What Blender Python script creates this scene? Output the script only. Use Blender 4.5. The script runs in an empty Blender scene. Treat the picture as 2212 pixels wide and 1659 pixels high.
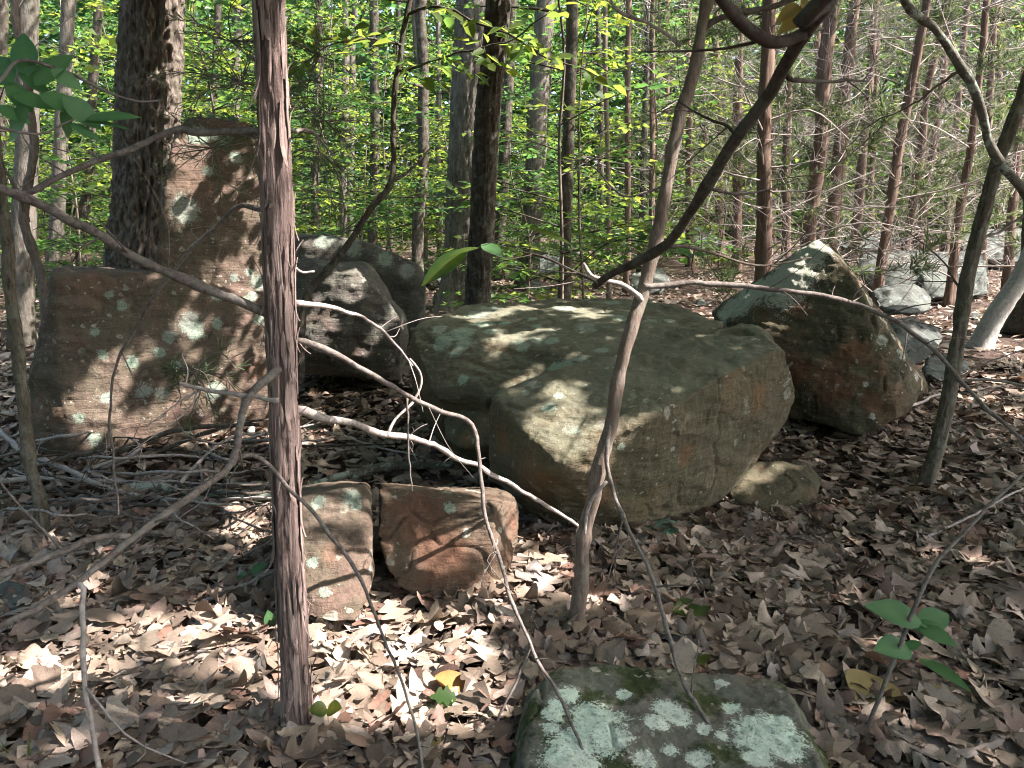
import bpy, bmesh, math, random
import numpy as np
from mathutils import Vector, Matrix
from mathutils.bvhtree import BVHTree
random.seed(7); RNG = np.random.default_rng(7)
SC = bpy.context.scene
COL = SC.collection

# ------------------------------------------------------------------ camera, sky, sun
CAM_H, PITCH, FPX = 1.5, math.radians(12.1), 1671.0
cd = bpy.data.cameras.new('camera'); cam = bpy.data.objects.new('camera', cd); COL.objects.link(cam)
cam.location = (0, 0, CAM_H); cam.rotation_euler = (math.pi/2 - PITCH, 0, 0)
cd.sensor_width = 36; cd.lens = 36*FPX/2212; cd.clip_start = 0.05; cd.clip_end = 500
cd.dof.use_dof = True; cd.dof.focus_distance = 4.2; cd.dof.aperture_fstop = 11.0
SC.camera = cam

SUN = Vector((0.66, -0.10, 0.75)).normalized()
sd = bpy.data.lights.new('sun', 'SUN'); sun = bpy.data.objects.new('sun', sd); COL.objects.link(sun)
sd.energy = 5.0; sd.angle = math.radians(0.55); sd.color = (1.0, 0.88, 0.86)
sun.rotation_euler = SUN.to_track_quat('Z', 'Y').to_euler(); sun.location = (8, 0, 14)

W = bpy.data.worlds.new('World'); SC.world = W; W.use_nodes = True
wn = W.node_tree.nodes; wl = W.node_tree.links
sky = wn.new('ShaderNodeTexSky'); sky.sky_type = 'NISHITA'; sky.sun_disc = False
sky.sun_elevation = math.asin(SUN.z); sky.sun_rotation = math.atan2(SUN.x, SUN.y)
sky.air_density = 0.7; sky.dust_density = 4.0; sky.ozone_density = 0.3
bg = wn['Background']; bg.inputs['Strength'].default_value = 0.15
wl.new(sky.outputs[0], bg.inputs[0])

SC.view_settings.view_transform = 'Standard'; SC.view_settings.look = 'None'
SC.view_settings.exposure = 2.35; SC.view_settings.gamma = 1.0
SC.render.engine = 'CYCLES'
cy = SC.cycles
cy.use_denoising = True; cy.filter_width = 1.0; cy.max_bounces = 7; cy.diffuse_bounces = 4; cy.glossy_bounces = 2
cy.transmission_bounces = 5; cy.transparent_max_bounces = 4; cy.sample_clamp_indirect = 4
cy.caustics_reflective = False; cy.caustics_refractive = False

# ------------------------------------------------------------------ geometry helpers
CP, SP = math.cos(PITCH), math.sin(PITCH)
def ray(px, py):
    x = (px-1106)/FPX; y = -(py-829.5)/FPX
    return Vector((x, CP + SP*y, -SP + CP*y))
def V(px, py, d):                       # the point seen at this place, d metres ahead
    r = ray(px, py); k = d/r.y
    return Vector((r.x*k, d, CAM_H + r.z*k))
def VZ(px, py, z=0.0):                  # the point seen at this place at height z
    r = ray(px, py)
    if r.z > -0.004: return V(px, py, 40)
    k = (z-CAM_H)/r.z
    return Vector((r.x*k, r.y*k, z))
def project(P):
    P = np.asarray(P, float); q = P - np.array([0, 0, CAM_H])
    zc = q[..., 1]*CP - q[..., 2]*SP; yc = q[..., 1]*SP + q[..., 2]*CP
    zc = np.where(np.abs(zc) < 1e-6, 1e-6, zc)
    return 1106 + FPX*q[..., 0]/zc, 829.5 - FPX*yc/zc, zc

def _h(ix, iy, iz, seed):
    h = (ix.astype(np.uint32)*np.uint32(374761393) + iy.astype(np.uint32)*np.uint32(668265263)
         + iz.astype(np.uint32)*np.uint32(2246822519) + np.uint32((seed*3266489917) & 0xffffffff))
    h = (h ^ (h >> np.uint32(13)))*np.uint32(1274126177)
    h = (h ^ (h >> np.uint32(16)))*np.uint32(2654435761)
    return ((h ^ (h >> np.uint32(15))) & np.uint32(0xffffff)).astype(np.float64)/float(0xffffff)*2-1
def vnoise(P, seed=0):
    P = np.asarray(P, float); f = np.floor(P); i = f.astype(np.int64); t = P-f
    t = t*t*t*(t*(t*6-15)+10)
    r = 0
    for dx in (0, 1):
        wx = t[:, 0] if dx else 1-t[:, 0]
        for dy in (0, 1):
            wy = t[:, 1] if dy else 1-t[:, 1]
            for dz in (0, 1):
                wz = t[:, 2] if dz else 1-t[:, 2]
                r = r + wx*wy*wz*_h(i[:, 0]+dx, i[:, 1]+dy, i[:, 2]+dz, seed)
    return r
def fbm(P, octv=4, seed=0, gain=0.5):
    P = np.asarray(P, float); a = 1; s = 0
    for o in range(octv):
        s = s + a*vnoise(P, seed+o*17); P = P*2.03+3.7; a *= gain
    return s

def terrain(x, y):
    x = np.asarray(x, float); y = np.asarray(y, float); sh = x.shape
    P = np.stack([x.ravel(), y.ravel(), 0*x.ravel()], 1)
    z = 0.045*vnoise(P*0.7, 3) + 0.02*vnoise(P*2.1, 5) + 0.25*vnoise(P*0.09, 8)*np.clip((P[:, 1]-7)/15, 0, 1)
    z = z + 0.022*np.clip(P[:, 1]-7, 0, 60) - 0.02*np.clip(-P[:, 0]-3, 0, 40)*np.clip((P[:, 1]-5)/8, 0, 1)
    return z.reshape(sh)
def tz(x, y): return float(terrain(np.array([x]), np.array([y]))[0])
def G(px, py, lift=0.0):
    p = VZ(px, py, lift)
    for _ in range(4): p = VZ(px, py, tz(p.x, p.y)+lift)
    return p

def mesh_np(name, verts, polys, mat=None, smooth=False, attrs=None):
    verts = np.asarray(verts, np.float32)
    me = bpy.data.meshes.new(name)
    me.vertices.add(len(verts)); me.vertices.foreach_set('co', verts.ravel())
    polys = [np.asarray(p, np.int32) for p in polys if len(p)]
    idx = np.concatenate([p.ravel() for p in polys]); sizes = np.concatenate([np.full(len(p), p.shape[1], np.int32) for p in polys])
    starts = np.concatenate([[0], np.cumsum(sizes)[:-1]]).astype(np.int32)
    me.loops.add(len(idx)); me.loops.foreach_set('vertex_index', idx)
    me.polygons.add(len(sizes)); me.polygons.foreach_set('loop_start', starts)
    if smooth: me.polygons.foreach_set('use_smooth', np.ones(len(sizes), bool))
    for k, a in (attrs or {}).items():
        at = me.attributes.new(k, 'FLOAT', 'POINT'); at.data.foreach_set('value', np.asarray(a, np.float32))
    me.update(calc_edges=True)
    if mat: me.materials.append(mat)
    return me
def link(name, me, parent=None):
    o = bpy.data.objects.new(name, me); COL.objects.link(o)
    if parent: o.parent = parent
    return o
def tag(o, label=None, cat=None, group=None, kind=None):
    if label: o['label'] = label
    if cat: o['category'] = cat
    if group: o['group'] = group
    if kind: o['kind'] = kind
    return o
def empty(name, loc, label, cat, group=None):
    o = bpy.data.objects.new(name, None); COL.objects.link(o); o.location = loc; o.empty_display_size = .1
    return tag(o, label, cat, group)

class MB:
    def __init__(s): s.v = []; s.q = []; s.t = []; s.a = []; s.n = 0
    def add(s, v, q=None, t=None, a=None):
        v = np.asarray(v, float); s.v.append(v)
        if q is not None and len(q): s.q.append(np.asarray(q)+s.n)
        if t is not None and len(t): s.t.append(np.asarray(t)+s.n)
        s.a.append(np.full(len(v), 0.5) if a is None else np.broadcast_to(a, (len(v),)))
        s.n += len(v); return s
    def build(s, name, mat, parent=None, smooth=True, origin=None):
        v = np.concatenate(s.v)
        if origin is None and parent is not None: origin = parent_world(parent)
        if origin is not None: v = v-np.array(origin)
        pol = ([np.concatenate(s.q)] if s.q else []) + ([np.concatenate(s.t)] if s.t else [])
        me = mesh_np(name, v, pol, mat, smooth, {'lc': np.concatenate(s.a)})
        o = link(name, me, parent)
        if origin is not None and parent is None: o.location = origin
        return o
def parent_world(p):
    l = Vector(p.location)
    while p.parent: p = p.parent; l = l+p.location
    return np.array(l)

def spline(pts, n):
    P = np.array([list(p) for p in pts], float)
    if len(P) == 2: return P[0]+(P[1]-P[0])*np.linspace(0, 1, n)[:, None]
    Q = np.vstack([2*P[0]-P[1], P, 2*P[-1]-P[-2]])
    seg = np.linalg.norm(np.diff(P, axis=0), axis=1)+1e-9; cum = np.concatenate([[0], np.cumsum(seg)])
    out = []
    for s in np.linspace(0, cum[-1], n):
        i = min(np.searchsorted(cum, s, 'right')-1, len(seg)-1); t = (s-cum[i])/seg[i]
        p0, p1, p2, p3 = Q[i], Q[i+1], Q[i+2], Q[i+3]
        out.append(.5*((2*p1)+(-p0+p2)*t+(2*p0-5*p1+4*p2-p3)*t*t+(-p0+3*p1-3*p2+p3)*t**3))
    return np.array(out)
def frames(P):
    T = np.gradient(P, axis=0); T /= np.linalg.norm(T, axis=1)[:, None]+1e-12
    a = np.array([1., 0, 0]) if abs(T[0, 0]) < .8 else np.array([0, 1., 0])
    u = np.cross(T[0], a); u /= np.linalg.norm(u); U = [u]
    for i in range(1, len(P)):
        u = U[-1]-T[i]*np.dot(U[-1], T[i]); u /= np.linalg.norm(u)+1e-12; U.append(u)
    U = np.array(U); return T, U, np.cross(T, U)
def tube(P, R, sides=6, cap=True):
    n = len(P); T, U, B = frames(P); th = np.arange(sides)*2*math.pi/sides
    R = np.asarray(R, float); R = R[:, None] if R.ndim == 1 else R
    v = P[:, None, :] + (U[:, None, :]*np.cos(th)[None, :, None]+B[:, None, :]*np.sin(th)[None, :, None])*R[..., None]
    v = v.reshape(-1, 3); i = np.arange(n-1)[:, None]*sides; j = np.arange(sides)[None, :]; k = (j+1) % sides
    q = np.stack([i+j, i+k, i+sides+k, i+sides+j], -1).reshape(-1, 4); t = None
    if cap:
        v = np.vstack([v, P[:1]-T[:1]*R[0].mean()*.3, P[-1:]+T[-1:]*R[-1].mean()*.6]); c = np.arange(sides)
        t = np.vstack([np.stack([np.full(sides, n*sides), (c+1) % sides, c], 1),
                       np.stack([np.full(sides, n*sides+1), (n-1)*sides+c, (n-1)*sides+(c+1) % sides], 1)])
    return v, q, t
def wobble(P, amp, freq, seed):
    n = np.stack([vnoise(P*freq+k*31.7, seed+k) for k in range(3)], 1)
    f = np.ones(len(P)); f[0] = 0
    return P+n*amp*f[:, None]
def limb(mb, pts, r0, r1, n=24, sides=7, amp=0.012, freq=7, seed=0, knots=True):
    P = wobble(wobble(spline(pts, n), amp, freq, seed), amp*.28, freq*4.3, seed+5)
    t = np.linspace(0, 1, n); R = r0+(r1-r0)*t**.8
    if knots: R = R*(1+.16*vnoise(P*14, seed+9)+.10*vnoise(P*37, seed+4)+.5*np.clip(vnoise(P*22+3, seed+14)-.55, 0, 1))
    mb.add(*tube(P, R, sides)); return P, R
def twigs_on(mb, P, R, n, lmin, lmax, seed, r=0.0025, start=.2, forks=2, upbias=.2, lite=False):
    na, sa, nb = (4, 3, 3) if lite else (7, 4, 5)
    rg = np.random.default_rng(seed); T, U, B = frames(P); out = []
    for _ in range(n):
        i = int(len(P)*(start+(1-start)*rg.random()*.97)); i = min(i, len(P)-2)
        a = rg.random()*2*math.pi; d = U[i]*math.cos(a)+B[i]*math.sin(a)+T[i]*(.3+.7*rg.random())+np.array([0, 0, upbias]); d /= np.linalg.norm(d)
        L = lmin+(lmax-lmin)*rg.random()**1.5
        e = P[i]+d*L*.5+rg.normal(0, .06*L, 3); f = P[i]+d*L+rg.normal(0, .16*L, 3)
        Q = spline([P[i], e, f], na); rr = min(r*(.7+.8*rg.random()), R[i]*.6)
        mb.add(*tube(Q, np.linspace(rr, rr*.35, na), sa, not lite)); out.append(Q)
        for k in range(rg.integers(0, forks+1)):
            j = rg.integers(1, na-1); d2 = d+rg.normal(0, .6, 3); d2 /= np.linalg.norm(d2); l2 = L*(.2+.35*rg.random())
            Q2 = spline([Q[j], Q[j]+d2*l2*.5+rg.normal(0, .05*l2, 3), Q[j]+d2*l2], nb)
            mb.add(*tube(Q2, np.linspace(rr*.6, rr*.25, nb), 3, not lite)); out.append(Q2)
    return out

def unit(a): return a/(np.linalg.norm(a, axis=-1, keepdims=True)+1e-12)
def leaf_batch(P, D, Nn, L, Wd, six=False, a=None):
    P = np.asarray(P, float); n = len(P); D = unit(np.asarray(D, float)); Nn = np.asarray(Nn, float)
    Nn = unit(Nn-D*np.sum(D*Nn, 1, keepdims=True)); S = np.cross(D, Nn)
    L = np.broadcast_to(L, (n,))[:, None]; Wd = np.broadcast_to(Wd, (n,))[:, None]
    if six:
        v = np.stack([P, P+D*L*.28+S*Wd*.46+Nn*Wd*.13, P+D*L*.66+S*Wd*.40+Nn*Wd*.08-Nn*L*.05, P+D*L-Nn*L*.16,
                      P+D*L*.66-S*Wd*.40+Nn*Wd*.08-Nn*L*.05, P+D*L*.28-S*Wd*.46+Nn*Wd*.13], 1).reshape(-1, 3)
        b = (np.arange(n)*6)[:, None, None]; t = (b+np.array([[0, 1, 2], [0, 2, 3], [0, 3, 4], [0, 4, 5]])).reshape(-1, 3); m = 6
    else:
        v = np.stack([P, P+D*L*.42+S*Wd*.5+Nn*Wd*.12, P+D*L-Nn*L*.08, P+D*L*.42-S*Wd*.5+Nn*Wd*.12], 1).reshape(-1, 3)
        b = (np.arange(n)*4)[:, None, None]; t = (b+np.array([[0, 1, 2], [0, 2, 3]])).reshape(-1, 3); m = 4
    return v, t, (np.repeat(a, m) if a is not None else None)

# ------------------------------------------------------------------ material helpers
class NG:
    def __init__(s, name):
        s.m = bpy.data.materials.new(name); s.m.use_nodes = True; s.t = s.m.node_tree; s.t.nodes.clear()
    def n(s, typ, **kw):
        nd = s.t.nodes.new(typ)
        for k, v in kw.items():
            if k.startswith('i_'): s.set(nd, k[2:], v)
            else: setattr(nd, k, v)
        return nd
    def set(s, nd, k, v):
        k = int(k) if k.isdigit() else k.replace('_', ' ')
        i = nd.inputs[k]
        if isinstance(v, bpy.types.NodeSocket): s.t.links.new(v, i)
        else: i.default_value = v
    def coord(s, scale=(1, 1, 1), rot=(0, 0, 0), which='Object'):
        tc = s.n('ShaderNodeTexCoord'); mp = s.n('ShaderNodeMapping'); s.t.links.new(tc.outputs[which], mp.inputs[0])
        mp.inputs['Scale'].default_value = scale; mp.inputs['Rotation'].default_value = rot; return mp.outputs[0]
    def noise(s, vec, scale, detail=6, rough=.6, dist=0.0):
        nd = s.n('ShaderNodeTexNoise', i_Vector=vec, i_Scale=scale, i_Detail=detail, i_Roughness=rough, i_Distortion=dist); return nd.outputs[0]
    def ramp(s, fac, stops, interp='LINEAR'):
        r = s.n('ShaderNodeValToRGB'); r.color_ramp.interpolation = interp; el = r.color_ramp.elements
        while len(el) < len(stops): el.new(.5)
        for e, (p, c) in zip(el, stops):
            e.position = p; e.color = (*c, 1) if hasattr(c, '__len__') else (c, c, c, 1)
        s.t.links.new(fac, r.inputs[0]); return r.outputs[0]
    def mix(s, f, a, b, blend='MIX'):
        nd = s.n('ShaderNodeMix', data_type='RGBA', blend_type=blend)
        for sock, v in ((nd.inputs[0], f), (nd.inputs[6], a), (nd.inputs[7], b)):
            if isinstance(v, bpy.types.NodeSocket): s.t.links.new(v, sock)
            else: sock.default_value = (*v, 1) if hasattr(v, '__len__') else v
        return nd.outputs[2]
    def math(s, op, a, b=0.0, c=None, clamp=False):
        nd = s.n('ShaderNodeMath', operation=op, use_clamp=clamp)
        for i, v in enumerate((a, b) if c is None else (a, b, c)):
            if isinstance(v, bpy.types.NodeSocket): s.t.links.new(v, nd.inputs[i])
            else: nd.inputs[i].default_value = v
        return nd.outputs[0]
    def attr(s, name): return s.n('ShaderNodeAttribute', attribute_name=name).outputs['Fac']
    def bump(s, h, strength, dist, prev=None):
        b = s.n('ShaderNodeBump', i_Height=h, i_Strength=strength, i_Distance=dist)
        if prev is not None: s.t.links.new(prev, b.inputs['Normal'])
        return b.outputs[0]
    def out(s, col, rough=.8, nrm=None, spec=.25, trans=None, tfac=0.5):
        p = s.n('ShaderNodeBsdfPrincipled'); s.set(p, 'Base Color', col if isinstance(col, bpy.types.NodeSocket) else (*col, 1))
        s.set(p, 'Roughness', rough); s.set(p, 'Specular IOR Level', spec)
        if nrm is not None: s.t.links.new(nrm, p.inputs['Normal'])
        sh = p.outputs[0]
        if trans is not None:
            tr = s.n('ShaderNodeBsdfTranslucent'); s.set(tr, 'Color', trans if isinstance(trans, bpy.types.NodeSocket) else (*trans, 1))
            mx = s.n('ShaderNodeMixShader'); mx.inputs[0].default_value = tfac
            s.t.links.new(sh, mx.inputs[1]); s.t.links.new(tr.outputs[0], mx.inputs[2]); sh = mx.outputs[0]
        o = s.n('ShaderNodeOutputMaterial'); s.t.links.new(sh, o.inputs[0]); return s.m

def rock_mat(name, c1, c2, rust, rust_amt=.5, lichen=(.24, .30, .23), spots=.5, film=.0, filmc=(.16, .20, .14), moss=0., rot=(0.15, 0.1, 0), red=None, top=None, spotc=(.38, .38, .31)):
    g = NG(name); co = g.coord(); st = g.coord((1.3, 1.3, 12), rot)
    big = g.noise(co, 1.6, 5, .55); mid = g.noise(co, 7, 8, .65); fine = g.noise(co, 70, 6, .7); strat = g.noise(st, 3.0, 7, .65, .6)
    col = g.mix(g.ramp(mid, [(.35, 0), (.65, 1)]), c1, c2)
    col = g.mix(g.math('MULTIPLY', g.ramp(strat, [(.42, 0), (.62, 1)]), .35), col, tuple(x*.55 for x in c1))
    if red: col = g.mix(g.ramp(g.noise(co, 1.1, 4, .5), [(.45, 0), (.6, .8)]), col, red)
    col = g.mix(g.math('MULTIPLY', g.ramp(g.noise(co, 3.1, 6, .65), [(.52, 0), (.68, 1)]), rust_amt), col, rust)
    col = g.mix(1.0, col, g.ramp(fine, [(.3, .68), (.5, 1.0), (.7, 1.3)]), 'MULTIPLY')
    if film: col = g.mix(g.math('MULTIPLY', g.ramp(g.noise(co, 4.5, 9, .75), [(.42, 0), (.58, 1)]), film), col, filmc)
    if moss: col = g.mix(g.ramp(g.noise(co, 5.5, 9, .7), [(.5, 0), (.56, moss)]), col, (.035, .05, .014))
    ru = g.math('ADD', g.attr('rust'), g.math('MULTIPLY', g.math('SUBTRACT', g.noise(co, 8, 8, .75), .5), 2.4))
    col = g.mix(g.ramp(ru, [(.45, .6), (1.05, 0)]), col, rust)
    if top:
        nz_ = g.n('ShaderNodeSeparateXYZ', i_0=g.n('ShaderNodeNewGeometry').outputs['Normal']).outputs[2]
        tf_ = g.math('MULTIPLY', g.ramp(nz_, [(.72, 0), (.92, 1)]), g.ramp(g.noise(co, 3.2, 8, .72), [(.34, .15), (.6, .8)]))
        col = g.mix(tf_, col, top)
    # small crust spots
    dn = g.n('ShaderNodeMix', data_type='VECTOR'); dn.inputs[0].default_value = .06; g.t.links.new(co, dn.inputs[4])
    nz = g.n('ShaderNodeTexNoise', i_Vector=co, i_Scale=18.0, i_Detail=5.0); g.t.links.new(nz.outputs[1], dn.inputs[5])
    masks = []
    for sc, k in ((7, .30), (16, .33), (34, .36)):
        vo = g.n('ShaderNodeTexVoronoi', i_Vector=dn.outputs[1], i_Scale=float(sc)); rr = g.n('ShaderNodeSeparateColor', i_0=vo.outputs[1])
        rad = g.math('MULTIPLY', g.math('SUBTRACT', rr.outputs[0], 1-spots*.62), k/(spots*.62+.01))
        masks.append(g.math('MULTIPLY', g.math('SUBTRACT', rad, vo.outputs[0]), 22, clamp=True))
    m = g.math('MAXIMUM', g.math('MAXIMUM', masks[0], masks[1]), masks[2])
    m = g.math('MULTIPLY', m, g.ramp(g.noise(co, 45, 4, .7), [(.36, .1), (.52, 1)]))
    dens = g.ramp(g.noise(co, 1.9, 3, .5), [(.4, .25), (.6, 1)]); m = g.math('MULTIPLY', m, dens)
    # placed rosettes
    li = g.math('ADD', g.math('MULTIPLY', g.attr('lich'), 1.25), g.math('ADD', g.math('MULTIPLY', g.math('SUBTRACT', g.noise(co, 15, 8, .85), .5), 2.6), g.math('MULTIPLY', g.math('SUBTRACT', g.noise(co, 110, 4, .8), .5), 1.8)))
    ros = g.math('MULTIPLY', g.ramp(li, [(.7, 1), (1., 0)]), g.ramp(g.noise(co, 75, 5, .8), [(.32, .25), (.47, .95)])); ring = g.ramp(li, [(.0, 0), (.6, .3), (.84, 1)])
    mm = g.math('MAXIMUM', m, ros)
    small = g.math('MULTIPLY', m, g.math('SUBTRACT', 1.0, ros, clamp=True))
    lc = g.mix(g.noise(co, 55, 5, .8), tuple(x*.55 for x in lichen), tuple(min(1, x*1.35) for x in lichen))
    lc = g.mix(g.math('MULTIPLY', g.math('MULTIPLY', ring, ros), .55), lc, tuple(min(1, x*1.5) for x in lichen))
    lc = g.mix(g.ramp(g.noise(co, 3.5, 3, .6), [(.4, 0), (.62, .6)]), lc, tuple(sum(lichen)/3*k for k in (.92, .9, .78)))
    col = g.mix(ros, col, lc)
    col = g.mix(small, col, spotc)
    n1 = g.bump(g.math('ADD', g.math('MULTIPLY', strat, .45), mid), .8, .035)
    n2 = g.bump(g.math('ADD', g.noise(co, 38, 8, .75), g.math('MULTIPLY', mm, .5)), .55, .009, n1)
    n3 = g.bump(g.noise(co, 150, 4, .7), .45, .003, n2)
    return g.out(col, .88, n3, .15)
def bark_mat(name, ca, cb, cc, sx=26., sz=3.5, bd=.02, lich=0.0, cz='Object'):
    g = NG(name); co = g.coord((sx, sx, sz), which=cz); c1 = g.coord(which=cz)
    n = g.noise(co, 1.0, 8, .7, .4); n2 = g.noise(co, .35, 4, .6)
    col = g.mix(g.ramp(n, [(.36, 0), (.6, 1)]), ca, cb)
    col = g.mix(g.ramp(n2, [(.45, 0), (.65, .8)]), col, cc)
    if lich: col = g.mix(g.math('MULTIPLY', g.ramp(g.noise(c1, 11, 7, .75), [(.5, 0), (.56, 1)]), lich), col, (.30, .35, .28))
    h = g.bump(n, .9, bd); h = g.bump(g.noise(c1, 90, 5, .7), .5, .004, h)
    return g.out(col, .9, h, .1)
def leaf_mat(name, stops, tstops, tf=.45, rough=.45, spec=.35, src='attr'):
    g = NG(name); f = g.attr('lc') if src == 'attr' else g.n('ShaderNodeObjectInfo').outputs['Random']
    return g.out(g.ramp(f, stops), rough, None, spec, g.ramp(f, tstops), tf)
def litter_mat(name, src):
    g = NG(name); f = g.attr('lc') if src == 'attr' else g.n('ShaderNodeObjectInfo').outputs['Random']; co = g.coord()
    pal = [(.0, (.065, .05, .038)), (.12, (.20, .16, .115)), (.24, (.34, .285, .215)), (.36, (.14, .108, .08)), (.5, (.27, .22, .16)), (.62, (.40, .34, .26)), (.7, (.20, .18, .155)), (.78, (.25, .165, .115)), (.86, (.33, .285, .235)), (.93, (.20, .12, .085)), (1., (.10, .07, .055))]
    c = g.ramp(f, pal); n = g.noise(co, 38, 6, .7)
    c = g.mix(1., c, g.ramp(n, [(.28, .6), (.5, 1), (.72, 1.25)]), 'MULTIPLY')
    c = g.mix(g.ramp(g.noise(co, 9, 3, .6), [(.55, 0), (.72, .5)]), c, (.075, .05, .04))
    h = g.bump(g.noise(co, 70, 5, .7), .35, .006)
    return g.out(c, .62, h, .3, g.mix(.3, c, (.30, .17, .09)), .14)

M = {}
M['litter'] = litter_mat('dead_leaf_joined', 'attr'); M['litter1'] = litter_mat('dead_leaf_single', 'obj')
M['oak'] = bark_mat('oak_bark', (.035, .028, .022), (.21, .18, .15), (.11, .10, .07), 36, 8, .025, .12)
M['oakgrey'] = bark_mat('grey_oak_bark', (.05, .044, .036), (.17, .15, .125), (.10, .092, .072), 26, 4, .03, .15)
M['dark'] = bark_mat('dark_bark', (.032, .027, .022), (.085, .07, .056), (.055, .05, .038), 26, 4, .02, .18)
M['cedar'] = bark_mat('cedar_bark', (.07, .046, .038), (.27, .21, .185), (.11, .082, .07), 150, 6., .012, .0)
M['cedarfar'] = bark_mat('far_cedar_bark', (.065, .042, .032), (.18, .135, .105), (.12, .075, .055), 60, 2.4, .02, .05)
M['sapling'] = bark_mat('sapling_bark', (.085, .065, .052), (.19, .155, .125), (.13, .105, .08), 80, 14, .004, .12)
M['branch'] = bark_mat('branch_bark', (.07, .059, .051), (.20, .175, .155), (.115, .098, .085), 60, 60, .005, .15)
M['rough'] = bark_mat('rough_sapling_bark', (.05, .043, .032), (.17, .15, .115), (.095, .088, .062), 60, 16, .01, .2)
M['lichbranch'] = bark_mat('lichened_bark', (.06, .055, .045), (.15, .14, .115), (.10, .10, .08), 40, 40, .01, 1.)
M['pale'] = bark_mat('pale_bark', (.20, .19, .17), (.42, .41, .38), (.30, .30, .28), 40, 18, .008, .5)
M['dead'] = bark_mat('dead_twig_bark', (.17, .15, .135), (.42, .38, .345), (.28, .24, .21), 60, 60, .004, .2)
M['leaf'] = leaf_mat('green_leaf', [(0, (.018, .045, .018)), (.5, (.038, .08, .02)), (1, (.075, .11, .022))], [(0, (.05, .16, .06)), (.5, (.15, .30, .055)), (1, (.40, .46, .06))], .52)
M['canopy'] = leaf_mat('canopy_leaf', [(0, (.035, .075, .02)), (1, (.075, .11, .025))], [(0, (.07, .16, .03)), (1, (.20, .30, .05))], .4)
M['blueleaf'] = leaf_mat('dull_green_leaf', [(0, (.055, .15, .065)), (1, (.10, .22, .08))], [(0, (.07, .22, .09)), (1, (.13, .32, .10))], .45, .5, .3)
M['needle'] = leaf_mat('cedar_needle', [(0, (.04, .065, .03)), (.7, (.085, .115, .06)), (1, (.19, .15, .09))], [(0, (.08, .14, .05)), (1, (.22, .26, .10))], .4, .6, .2)

# ------------------------------------------------------------------ ground
def grid_axis(a, b, near0, near1, fine, coarse):
    xs = list(np.arange(near0, near1, fine)); x = near1; s = fine
    while x < b: xs.append(x); s = min(s*1.12, coarse); x += s
    x = near0; s = fine; lo = []
    while x > a: s = min(s*1.12, coarse); x -= s; lo.append(x)
    return np.array(lo[::-1]+xs)
gx = grid_axis(-160, 160, -5, 6, .06, 8); gy = grid_axis(-30, 260, .5, 8, .06, 8)
X, Y = np.meshgrid(gx, gy); Z = terrain(X, Y) + .012*vnoise(np.stack([X.ravel()*9, Y.ravel()*9, 0*X.ravel()], 1), 4).reshape(X.shape)*(Y < 9)
nx, ny = len(gx), len(gy); ii = (np.arange(ny-1)[:, None]*nx+np.arange(nx-1)[None, :]).ravel()
g = NG('soil'); co = g.coord()
c = g.mix(g.ramp(g.noise(co, 16, 8, .75), [(.35, 0), (.65, 1)]), (.035, .026, .02), (.10, .075, .06))
c = g.mix(g.ramp(g.noise(co, 45, 5, .7), [(.5, 0), (.68, .7)]), c, (.24, .17, .13))
M['soil'] = g.out(c, .9, g.bump(g.noise(co, 28, 8, .75), 1., .05), .1)
ground = link('ground', mesh_np('ground', np.stack([X.ravel(), Y.ravel(), Z.ravel()], 1), [np.stack([ii, ii+1, ii+1+nx, ii+nx], 1)], M['soil'], True))
tag(ground, kind='structure')

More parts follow.
